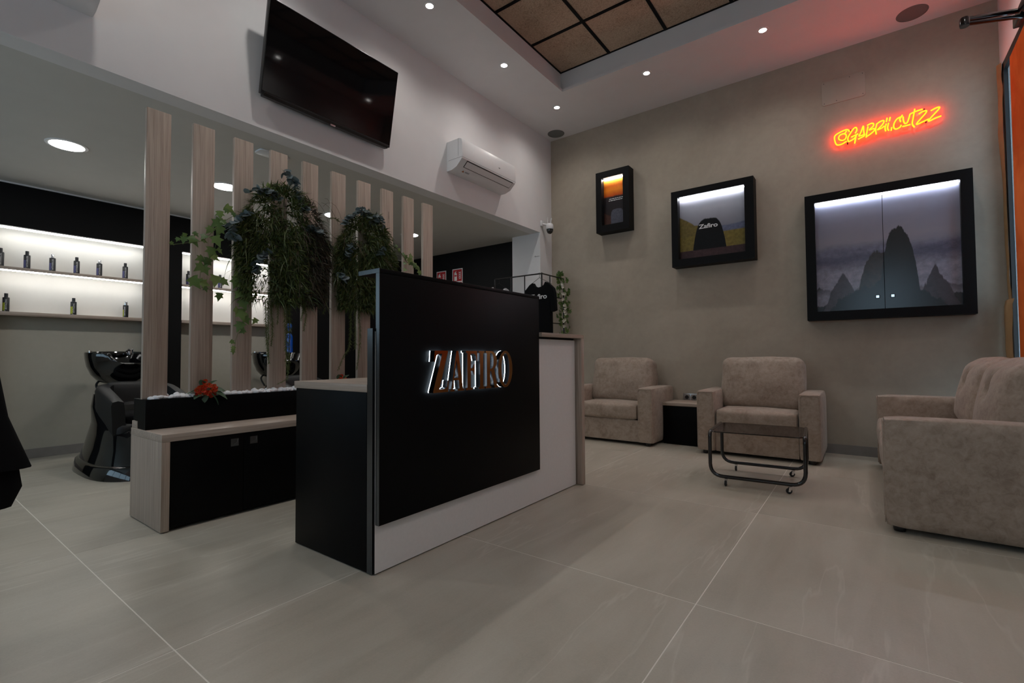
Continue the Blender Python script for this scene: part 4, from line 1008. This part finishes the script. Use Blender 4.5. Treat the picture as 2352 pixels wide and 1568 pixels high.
groups = [[0, 1, 2], [3, 4, 5], [6, 7, 8], [9, 10], [11, 12, 13], [14, 15], [16, 17], [18], [19, 20], [21, 22], [23, 24], [25], [26]]
ns = thing('neon_sign', 'glowing yellow orange handwritten neon sign on the beige wall', 'neon sign', (.18, YW, 2.78))
for g, ch in zip(groups, '@GABRii.CuTZZ'):
    m = MB()
    for i in g:
        P = smooth_path([(x, 5.213, z) for x, z in NEON[i]], 5); m.tube([p-ns.location for p in P], .0060, 6)
    o = m.build('neon_letter', 'neon_tube', ns, smooth=True)
pts = fillet([(-.205, 0, 2.775), (.19, 0, 2.79), (.575, 0, 2.83), (.575, 0, 2.975), (.17, 0, 2.965), (-.205, 0, 2.95)], .02, 4)
m = MB(); m.prism([(p.x-.18, p.z-2.78) for p in pts], -.031, -.028, 'y'); m.build('acrylic_backing', 'acrylic', ns)
for (x, z) in ((-.062, 2.915), (-.087, 2.806), (.441, 2.945), (.452, 2.842)):
    MB().lathe([(.006, 0), (.006, -.034), (.004, -.036)], 10, axis='y').build('standoff', 'dark_ink', ns, Vector((x, YW-.0002, z))-ns.location)

# ------------------------------------------------------------------ wall plate, outlets, pier logo, camera, fire signs
t = thing('cover_plate', 'blank beige cover plate screwed to the wall above the neon sign', 'cover plate', (-.11, YW, 3.208))
pts = fillet([(-.163, 0, 0), (.163, 0, .002), (.163, 0, .224), (-.163, 0, .226)], .022, 5)
m = MB(); m.prism([(p.x, p.z) for p in pts], -.006, -.0003, 'y'); m.build('plate', 'cover_beige', t, bevel=.001)
for (x, z) in ((-.145, .018), (.145, .02), (-.145, .205), (.145, .205), (-.05, .02), (.05, .205)):
    MB().lathe([(.0035, -.0072), (.0035, -.0058)], 8, axis='y').build('screw', 'dark_ink', t, (x, 0, z))
t = thing('wall_outlet', 'double grey wall socket between the armchairs', 'socket', (-1.515, YW, .41))
MB().box((-.078, -.009, 0), (.078, -.0003, .080)).build('frame', 'steel', t, bevel=.003)
for s in (-1, 1):
    f = MB().box((s*.038-.031, -.011, .009), (s*.038+.031, -.008, .071)).build('socket', 'grey_base', t, bevel=.002)
    MB().lathe([(.0205, -.0118), (.0205, -.0105)], 20, (s*.038, 0, .040), axis='y').build('hole', 'black_plastic', f)
t = thing('pier_logo', 'tiny dark logo mark on the white pier', 'sign', (-3.29, 4.975, 2.145))
m = MB(); m.tube(smooth_path([(-.036, -.0015, .006), (-.022, -.0015, .018), (-.028, -.0015, .004), (-.012, -.0015, .004), (-.006, -.0015, .010), (.006, -.0015, .006), (.014, -.0015, .010), (.024, -.0015, .006), (.036, -.0015, .010)], 3), .0014, 5); m.build('script', 'dark_ink', t)
cmr = thing('security_camera', 'white dome security camera with black eye in the corner', 'camera', (XT, 5.03, 2.50))
MB().box((.0005, -.052, .03), (.022, .0, .10)).build('wall_plate', 'white_plastic', cmr, bevel=.006)
MB().tube(smooth_path([(.02, -.02, .06), (.05, -.005, .05), (.085, .02, .048)], 4), .013, 10).build('arm', 'white_plastic', cmr, smooth=True)
MB().lathe([(.001, .075), (.030, .072), (.044, .055), (.047, .030), (.047, .006), (.044, .0)], 28, (.098, .02, -.012)).build('housing', 'white_plastic', cmr, smooth=True)
dm = MB().lathe([(.043, .0), (.042, -.018), (.032, -.043), (.015, -.055), (.001, -.058)], 28, (.098, .02, -.013)).build('dome', 'black_gloss', cmr, smooth=True)
for (a, b_, c_) in ((.120, -.018, -.040), (.134, .0, -.042), (.103, -.022, -.042)):
    MB().lathe([(.001, .003), (.005, .0), (.001, -.003)], 8, (a, b_, c_)).build('eye', 'chrome', dm, smooth=True)
for y_ in (-.012, .052): MB().tube([(.085, y_, .05), (.092+y_*.2, y_*1.05, .135)], .0055, 8).build('antenna', 'white_plastic', cmr, smooth=True)
def fire_sign(x0, x1, z1, label):
    w = x1-x0; h = .28; t = thing('fire_sign', label, 'sign', ((x0+x1)/2, 5.14, z1-h), group='fire extinguisher signs')
    MB().box((-w/2, -.004, 0), (w/2, -.0004, h)).build('board', 'sign_white', t)
    MB().box((-w/2+.013, -.0048, .095), (w/2-.013, -.0041, h-.013)).build('red_field', 'sign_red', t)
    MB().box((-w/2+.013, -.0048, .013), (w/2-.013, -.0041, .078)).build('red_field', 'sign_red', t)
    k = w/.2; m = MB()
    def q(pts): m.prism([(a*k, b*1.0) for a, b in pts], -.0054, -.0047, 'y')
    q([(-.062, .105), (-.010, .105), (-.010, .168), (-.062, .168)]); q([(-.062, .190), (-.010, .190), (-.010, .205), (-.022, .222), (-.050, .222), (-.062, .205)])
    q([(-.044, .222), (-.028, .222), (-.026, .234), (-.044, .234)]); q([(-.070, .205), (-.060, .212), (-.030, .248), (-.014, .244), (-.030, .236), (-.046, .238)])
    q([(-.062, .168), (-.058, .168), (-.058, .190), (-.062, .190)]); q([(-.014, .168), (-.010, .168), (-.010, .190), (-.014, .190)])
    for j in range(4):
        z = .128+.027*j; q([(.020, z+.024), (.034, z+.004), (.062, z+.0), (.066, z+.014), (.056, z+.030), (.054, z+.014), (.038, z+.016)])
    m.build('pictogram', 'sign_white', t)
fire_sign(-5.236, -5.037, 2.192, 'red fire extinguisher sign, the left one half hidden by the counter')
fire_sign(-4.905, -4.703, 2.194, 'red fire extinguisher sign, the right one nearer the white pier')

# ------------------------------------------------------------------ clothes rack, shirts, flower garland
rk = thing('clothes_rack', 'black metal corner clothes rack beside the white pier', 'rack', (-3.05, 4.70, 0))
ZR = 1.873
def rk_bar(name, a, b, r=.009):
    o = Vector(rk.location); MB().tube([Vector(a)-o, Vector(b)-o], r, 8).build(name, 'black_metal', rk, smooth=True, angle=.8)
A, B_, C_ = (-3.045, 4.70, ZR), (-3.75, 4.70, ZR), (-3.045, 5.20, ZR)
rk_bar('rail', A, B_); rk_bar('rail', A, C_)
rk_bar('rail', (-3.045, 4.70, 1.62), (-3.75, 4.70, 1.62), .007); rk_bar('rail', (-3.045, 4.70, 1.62), (-3.045, 5.20, 1.62), .007)
rk_bar('rail', (-3.045, 4.70, 1.30), (-3.045, 5.20, 1.30), .007); rk_bar('rail', (-3.045, 4.70, .35), (-3.75, 4.70, .35), .007)
rk_bar('post', (-3.045, 4.70, .0), A); rk_bar('post', (-3.75, 4.70, 0), B_); rk_bar('post', (-3.045, 5.20, 0), C_)
for x in (-3.29, -3.50): rk_bar('bar', (x, 4.70, 1.62), (x, 4.70, ZR), .007)
rk_bar('bar', (-3.045, 4.88, 1.30), (-3.045, 4.88, ZR), .007)
MB().lathe([(.001, -.014), (.013, -.007), (.013, .007), (.001, .014)], 12, Vector(A)-rk.location).build('joint_ball', 'black_metal', rk, smooth=True)
rk_bar('hook_pin', A, (-3.004, 4.582, 1.852), .004)
def shirt(name, label, x, y, ztop, mat, rotz, half=.20, length=.62, text=None):
    t = thing(name, label, 'shirt', (x, y, ztop), rotz)
    hk = MB(); hk.tube(smooth_path([(0, -.011, .118), (.012, -.011, .134), (.0, -.011, .146), (-.013, -.011, .132)], 4), .0022, 6)
    hk.tube([(0, -.011, .118), (.0, -.011, .09)], .0022, 6); hk.tube([(0, -.011, .09), (half*.78, 0, .005)], .0024, 6); hk.tube([(0, -.011, .09), (-half*.78, 0, .005)], .0024, 6)
    hk.build('hanger', 'black_metal', t, smooth=True)
    out = [(-.088, .035), (-.125, .015), (-half*.92, -.045), (-half, -.10), (-half*1.06, -.30), (-half*.80, -.315), (-half*.74, -.20), (-half*.76, -length), (half*.76, -length), (half*.74, -.20), (half*.80, -.315), (half*1.06, -.30), (half, -.10), (half*.92, -.045), (.125, .015), (.088, .035), (.066, -.002), (.035, -.018), (.0, -.024), (-.035, -.018), (-.066, -.002)]
    m = MB(); m.prism(out, -.032, .032, 'y'); o = m.build('fabric', mat, t, bevel=.018, seg=3)
    if text: place_mesh('print', text_mesh('print', text, .078, 'white_ink', .0006, 1.25, .95, .0016), t, basis((1, 0, 0), (0, 0, 1), (-.0, -.034, -.135)))
    return t
shirt('hanging_shirt', 'black T-shirt with white Zafiro print on the rack', -3.005, 4.60, 1.715, 'black_cloth', .0, .205, .62, 'Zafiro')
shirt('hanging_shirt', 'white shirt on a hanger behind the counter top', -3.66, 4.66, 1.72, 'white_cloth', 1.15, .19, .60)
gd = thing('flower_garland', 'ivy garland with white flowers hanging by the beige wall', 'plant', (-3.0, 5.17, 1.15))
rng = random.Random(17); gpts = [(-3.06, 5.16, 1.92), (-3.07, 5.15, 1.75), (-3.03, 5.15, 1.55), (-3.06, 5.15, 1.35), (-3.05, 5.16, 1.12)]
stm = stem_mesh('vine', gpts, .003, 'stem_green', gd, 5); stm2 = stem_mesh('vine', [(-3.06, 5.16, 1.90), (-2.98, 5.14, 1.70), (-2.95, 5.13, 1.5), (-2.99, 5.14, 1.3), (-3.0, 5.16, 1.12)], .003, 'stem_green', gd, 5)
for k in range(120):
    z = rng.uniform(1.10, 1.93); w = .055+.035*math.sin((z-1.1)*4); sgn = k % 2
    c = -3.055 if sgn else -2.985+.03*math.sin((z-1.1)*3.5)
    if z > 1.82: c = -3.05
    o = facing_leaf('leaf', IVY_ME[k % 2], stm if sgn else stm2, (c+rng.uniform(-.035, .035), 5.14, z), rng.uniform(.035, .055), rng)
    o.rotation_euler = (rng.uniform(.9, 1.9), rng.uniform(-.6, .6), rng.uniform(-.8, .8)+PI)
WPET = leaf_mesh('white_petal', [(0, 0), (.22, .25), (.42, .62), (.34, .92), (.12, .98), (0, .93)], 'white_petal', -.35, -.3)
for (x, z) in ((-3.0, 1.79), (-2.99, 1.755), (-2.99, 1.67), (-2.965, 1.665), (-2.99, 1.60), (-2.97, 1.525), (-2.96, 1.49), (-2.97, 1.45), (-2.955, 1.42), (-2.985, 1.33), (-2.965, 1.345), (-2.975, 1.265)):
    f = MB().lathe([(.001, -.003), (.005, 0), (.001, .004)], 8, axis='y').build('flower', 'yellow_ink', gd, Vector((x, 5.105, z))-gd.location)
    for k in range(5):
        a = 2*PI*k/5+rng.random(); d = Vector((math.cos(a), -.35, math.sin(a))).normalized(); zax = Vector((0, -1, 0)); zax = (zax-d*zax.dot(d)).normalized()
        o = bpy.data.objects.new('petal', WPET); COL.objects.link(o); o.parent = f; o.rotation_euler = Matrix((d.cross(zax), d, zax)).transposed().to_euler(); o.scale = (.024,)*3

# ------------------------------------------------------------------ armchairs and sofa
def seat_unit(name, label, cat, loc, rotz, W, D, seats, group=None, tufted=False):
    """front faces local -y; origin on the floor at the middle of the front edge"""
    t = thing(name, label, cat, loc, rotz, group)
    AW, AH, FZ = .162, .575, .028
    for s in (-1, 1):
        c = cushion(AW/2, D/2-.002, (AH-FZ)/2, .026, (.004, .003, .004), 10, .0015, s); c.build('arm', 'suede', t, (s*(W/2-AW/2), D/2, (AH+FZ)/2), smooth=True)
        sm = MB(); x0 = s*(W/2-AW/2)
        sm.tube(fillet([(x0-AW/2+.016, .004, FZ+.02), (x0-AW/2+.016, .004, AH-.014), (x0+AW/2-.016, .004, AH-.014), (x0+AW/2-.016, .004, FZ+.02)], .02, 4, False), .0028, 5)
        sm.build('seam_piping', 'suede', t, smooth=True)
    iw = W-2*AW
    c = cushion(iw/2+.004, (D-.05)/2, .112, .012, n=6); c.build('base', 'suede', t, (0, D/2+.01, FZ+.112), smooth=True)
    c = cushion(iw/2+.004, .075, .30, .05, (0, .01, .0), 10); c.build('back_frame', 'suede', t, (0, D-.08, .40+.05), smooth=True)
    sw = iw/seats
    for k in range(seats):
        cx = -iw/2+sw*(k+.5)
        c = cushion(sw/2-.003, D/2-.065, .080, .034, (.0, .012, .012), 14, .003, k); c.build('seat_cushion', 'suede', t, (cx, D/2-.060, .333), smooth=True)
        bw_ = sw/2+(.018 if seats == 1 else .0)
        c = cushion(bw_, .108, .245, .066 if seats == 1 else .105, (.006, .040, .014), 18, .006 if seats == 1 else .004, 3+k)
        if tufted:
            for i, v in enumerate(c.v):
                if v[1] < 0:
                    dd = 0.
                    for bx_ in (.0,):
                        dx_, dz_ = v[0]-bx_*bw_, v[2]-.06
                        dd += .05*math.exp(-(dx_**2+dz_**2)/.0018)+.03*math.exp(-((dx_-.25*dz_)/.025)**2)*(1 if dz_ > 0 else math.exp(-(dz_/.05)**2))
                    c.v[i] = (v[0], v[1]+dd, v[2]+.02*math.exp(-((abs(v[0])-bw_*.5)/.06)**2)*(v[2] > .1)*0)
        o = c.build('back_cushion', 'suede', t, (cx, D-.215, .622), smooth=True); o.rotation_euler = (-.20, 0, 0)
    for (x, y) in ((-W/2+.07, .06), (W/2-.07, .06), (-W/2+.07, D-.06), (W/2-.07, D-.06)):
        MB().lathe([(.024, 0), (.027, .012), (.027, FZ+.004)], 14, (x, y, 0)).build('foot', 'black_plastic', t, smooth=True, angle=.6)
    return t
seat_unit('armchair', 'tan suede armchair behind the glass table', 'armchair', (-.785, 4.556, 0), 0, .975, .66, 1, 'tan suede armchairs')
seat_unit('armchair', 'tan suede armchair partly hidden by the counter end', 'armchair', (-2.175, 4.572, 0), 0, .975, .66, 1, 'tan suede armchairs')
seat_unit('sofa', 'tan suede sofa seen from its side at the right edge', 'sofa', (.058, 3.99, 0), -PI/2, 1.82, .80, 2, None, True)

# ------------------------------------------------------------------ side table and coffee table
st = thing('side_table', 'black cube side table with a wooden top between the armchairs', 'side table', (-1.475, 4.99, 0))
wbox('cabinet', (-1.682, 4.86, .004), (-1.30, 5.235, .388), 'black_laminate', st, .0015)
wbox('table_top', (-1.684, 4.85, .389), (-1.295, 5.236, .420), 'wood_x', st, .0015)
ct = thing('coffee_table', 'small black tube coffee table with smoked glass on casters', 'table', (-.628, 3.805, 0), math.radians(4.2))
hw, hd, zt_, zb_ = .285, .255, .365, .060
path = fillet([(-hw, -hd, zb_), (hw, -hd, zb_), (hw, -hd, zt_), (hw, hd, zt_), (hw, hd, zb_), (-hw, hd, zb_), (-hw, hd, zt_), (-hw, -hd, zt_)], .055, 7)
# larger sweep at the bottom corners
path = []
C8 = [((-hw, -hd, zb_), .085), ((hw, -hd, zb_), .085), ((hw, -hd, zt_), .045), ((hw, hd, zt_), .045), ((hw, hd, zb_), .085), ((-hw, hd, zb_), .085), ((-hw, hd, zt_), .045), ((-hw, -hd, zt_), .045)]
for i in range(8):
    a, b, c = Vector(C8[i-1][0]), Vector(C8[i][0]), Vector(C8[(i+1) % 8][0]); r = C8[i][1]
    p0 = b+(a-b).normalized()*r; p1 = b+(c-b).normalized()*r
    for k in range(8):
        q = k/7; path.append((1-q)**2*p0+2*q*(1-q)*b+q*q*p1)
MB().tube(path, .0125, 12, True).build('tube_frame', 'black_metal', ct, smooth=True)
gp = fillet([(-hw+.012, -hd-.005, 0), (hw-.012, -hd-.005, 0), (hw-.012, hd+.005, 0), (-hw+.012, hd+.005, 0)], .045, 6)
MB().prism([(p.x, p.y) for p in gp], zt_-.004, zt_+.003, 'z').build('glass_top', 'smoked_glass', ct)
rim = MB().tube([(p.x, p.y, zt_-.0005) for p in gp], .0040, 6, True).build('glass_edge', 'black_gloss', ct, smooth=True)
for k, (x, y, a) in enumerate(((-.185, -hd, 1.5), (.20, -hd, .35), (-.185, hd, 1.5), (.20, hd, .35))):
    c = MB().lathe([(.009, .040), (.011, .043), (.011, .049)], 12, (x, y, 0)).build('caster', 'chrome', ct, smooth=True, angle=.6)
    d = Vector((math.cos(a), math.sin(a), 0)); s_ = Vector((-d.y, d.x, 0)); o_ = Vector((x, y, 0))-d*.010
    m = MB()
    for g in (-1, 1):
        pts = [Vector((x, y, .041))+d*.008, Vector((x, y, .041))-d*.012, o_-d*.006+Vector((0, 0, .014)), o_+d*.006+Vector((0, 0, .014))]
        m.add([p+s_*g*.008 for p in pts]+[p+s_*g*.0095 for p in pts], [(0, 1, 2, 3), (7, 6, 5, 4), (0, 1, 5, 4), (1, 2, 6, 5), (2, 3, 7, 6), (3, 0, 4, 7)])
    m.build('fork', 'chrome', c)
    w = MB().lathe([(.017, -.006), (.0185, -.003), (.0185, .003), (.017, .006)], 20, axis='y').build('wheel', 'rubber', c, (o_.x, o_.y, .0187), smooth=True, angle=.6); w.rotation_euler = (0, 0, a)

# ------------------------------------------------------------------ papered window, kraft strips, closer arm
pp = MB(); ny, nz = 12, 24; y0p, y1p, z0p, z1p = 3.36, 4.885, .20, 3.045
vs = []
for j in range(nz+1):
    for i in range(ny+1):
        y = y0p+(y1p-y0p)*i/ny; z = z0p+(z1p-z0p)*j/nz
        vs.append((.004*mnoise.noise(Vector((y*2.2, z*1.7, 3)))+.003*math.sin(y*6+z), y-4.2, z-.2))
for v in list(vs): vs.append((v[0]+.0008, v[1], v[2]))
K = (ny+1)*(nz+1); fs = []
for j in range(nz):
    for i in range(ny):
        a = j*(ny+1)+i; fs += [(a, a+1, a+ny+2, a+ny+1), (K+a, K+a+ny+1, K+a+ny+2, K+a+1)]
pp.add(vs, fs); tag(pp.build('window_paper', 'orange_paper', None, (XR-.014, 4.2, .2), smooth=True, recalc=False), 'orange brown paper sheet covering the shop window', 'paper')
def strip(name, label, pts, seed):
    """crumpled strip: pts = list of (z, y0, y1, x)"""
    m = MB(); P = []
    n = 6
    for q in range(len(pts)-1):
        for s in range(5):
            f = s/5; P.append([pts[q][i]*(1-f)+pts[q+1][i]*f for i in range(4)])
    P.append(list(pts[-1])); vs = []
    for (z, a, b, x) in P:
        for i in range(n+1):
            f = i/n; y = a+(b-a)*f; vs.append((x-.012*math.sin(f*PI)+.010*mnoise.noise(Vector((y*14+seed, z*6, seed))), y, z))
    k0 = len(vs); vs += [(v[0]+.0012, v[1], v[2]) for v in vs]; fs = []
    for j in range(len(P)-1):
        for i in range(n):
            a = j*(n+1)+i; fs += [(a, a+1, a+n+2, a+n+1), (k0+a, k0+a+n+1, k0+a+n+2, k0+a+1)]
    c = Vector((XR, 5.1, pts[-1][0])); m.add([Vector(v)-c for v in vs], fs)
    return tag(m.build(name, 'kraft', None, c, smooth=True, recalc=False), label, 'paper')
strip('kraft_strip', 'narrow brown kraft paper strip along the window edge', [(3.13, 5.13, 5.225, .885), (2.6, 5.125, 5.215, .882), (2.0, 5.12, 5.20, .885), (1.55, 5.115, 5.165, .888), (1.26, 5.11, 5.14, .888)], 2)
strip('kraft_flap', 'folded brown kraft paper flap below the window strip', [(1.30, 4.96, 5.19, .872), (1.26, 4.96, 5.185, .862), (1.0, 4.94, 5.17, .858), (.85, 4.93, 5.15, .862), (.70, 4.95, 5.12, .875)], 5)
dc = thing('door_closer', 'black jointed closer arm at the top right edge', 'closer arm', (.885, 4.45, 3.13))
o = Vector(dc.location)
MB().box((-.03, -.14, -.03), (.012, .14, .04)).build('body', 'black_metal', dc, bevel=.006)
MB().tube([Vector((.560, 4.16, 3.045))-o, Vector((.70, 4.31, 3.10))-o, Vector((.905, 4.50, 3.165))-o], .018, 8, taper=[1, 1.25, .8]).build('arm', 'black_metal', dc, smooth=True, angle=.8)
MB().tube([Vector((.565, 4.17, 3.025))-o, Vector((.89, 4.44, 3.095))-o], .014, 8).build('arm', 'black_metal', dc, smooth=True, angle=.8)
MB().lathe([(.024, -.028), (.026, -.02), (.026, .02), (.022, .028)], 14, Vector((.562, 4.165, 3.035))-o).build('joint', 'black_metal', dc, smooth=True, angle=.6)

# ------------------------------------------------------------------ coat at the left edge
ck = thing('hanging_coat', 'black coat hanging at the left edge of the picture', 'coat', (-2.2, .02, 0))
def coat_ring(z, hw, dp, cy=0., e=2.3, ph=0., amp=.0):
    out = []
    for k in range(36):
        a = 2*PI*k/36; c, s = math.cos(a), math.sin(a)
        f = 1+amp*math.sin(7*a+ph)
        out.append((dp*abs(c)**(2/e)*(1 if c >= 0 else -1)*f, cy+hw*abs(s)**(2/e)*(1 if s >= 0 else -1)*f, z))
    return out
m = MB(); m.loft([coat_ring(.44, .262, .10, amp=.03), coat_ring(.50, .285, .115, amp=.03), coat_ring(.60, .270, .115, amp=.02), coat_ring(.80, .205, .10, amp=.015), coat_ring(1.05, .15, .09), coat_ring(1.30, .14, .08), coat_ring(1.42, .13, .07), coat_ring(1.47, .09, .05)])
m.build('lining_body', 'black_cloth', ck, smooth=True)
m = MB(); m.loft([[(x+.02, y, z+.05*(-y)*1.0) for x, y, z in coat_ring(.575, .302, .135, amp=.02)], [(x+.02, y, z) for x, y, z in coat_ring(.66, .265, .120)], [(x+.02, y, z) for x, y, z in coat_ring(.72, .245, .112)], [(x+.02, y, z) for x, y, z in coat_ring(.95, .208, .10)], [(x+.01, y, z) for x, y, z in coat_ring(1.38, .15, .08)], coat_ring(1.48, .10, .06)])
m.build('outer_layer', 'black_cloth', ck, smooth=True)
for s in (-1, 1):
    MB().tube(smooth_path([(.02, s*.12, 1.40), (.06, s*.11, 1.15), (.08, s*.10, .85)], 5), .045, 12).build('sleeve', 'black_cloth', ck, smooth=True)
cs = thing('coat_stand', 'black coat stand carrying the coat, out of the picture', 'coat stand', (-2.2, -.32, 0))
MB().lathe([(.20, 0), (.20, .015), (.03, .03), (.02, .06)], 28).build('base', 'black_metal', cs, smooth=True, angle=.6)
MB().tube([(0, 0, .05), (0, 0, 1.75)], .016, 10).build('pole', 'black_metal', cs, smooth=True)
MB().tube(smooth_path([(0, 0, 1.62), (0, .15, 1.66), (0, .34, 1.60), (0, .34, 1.52)], 5), .010, 8).build('hook', 'black_metal', cs, smooth=True)
MB().tube([(0, .34, 1.53), (0, .34, 1.455)], .004, 6).build('hanger_hook', 'chrome', cs)
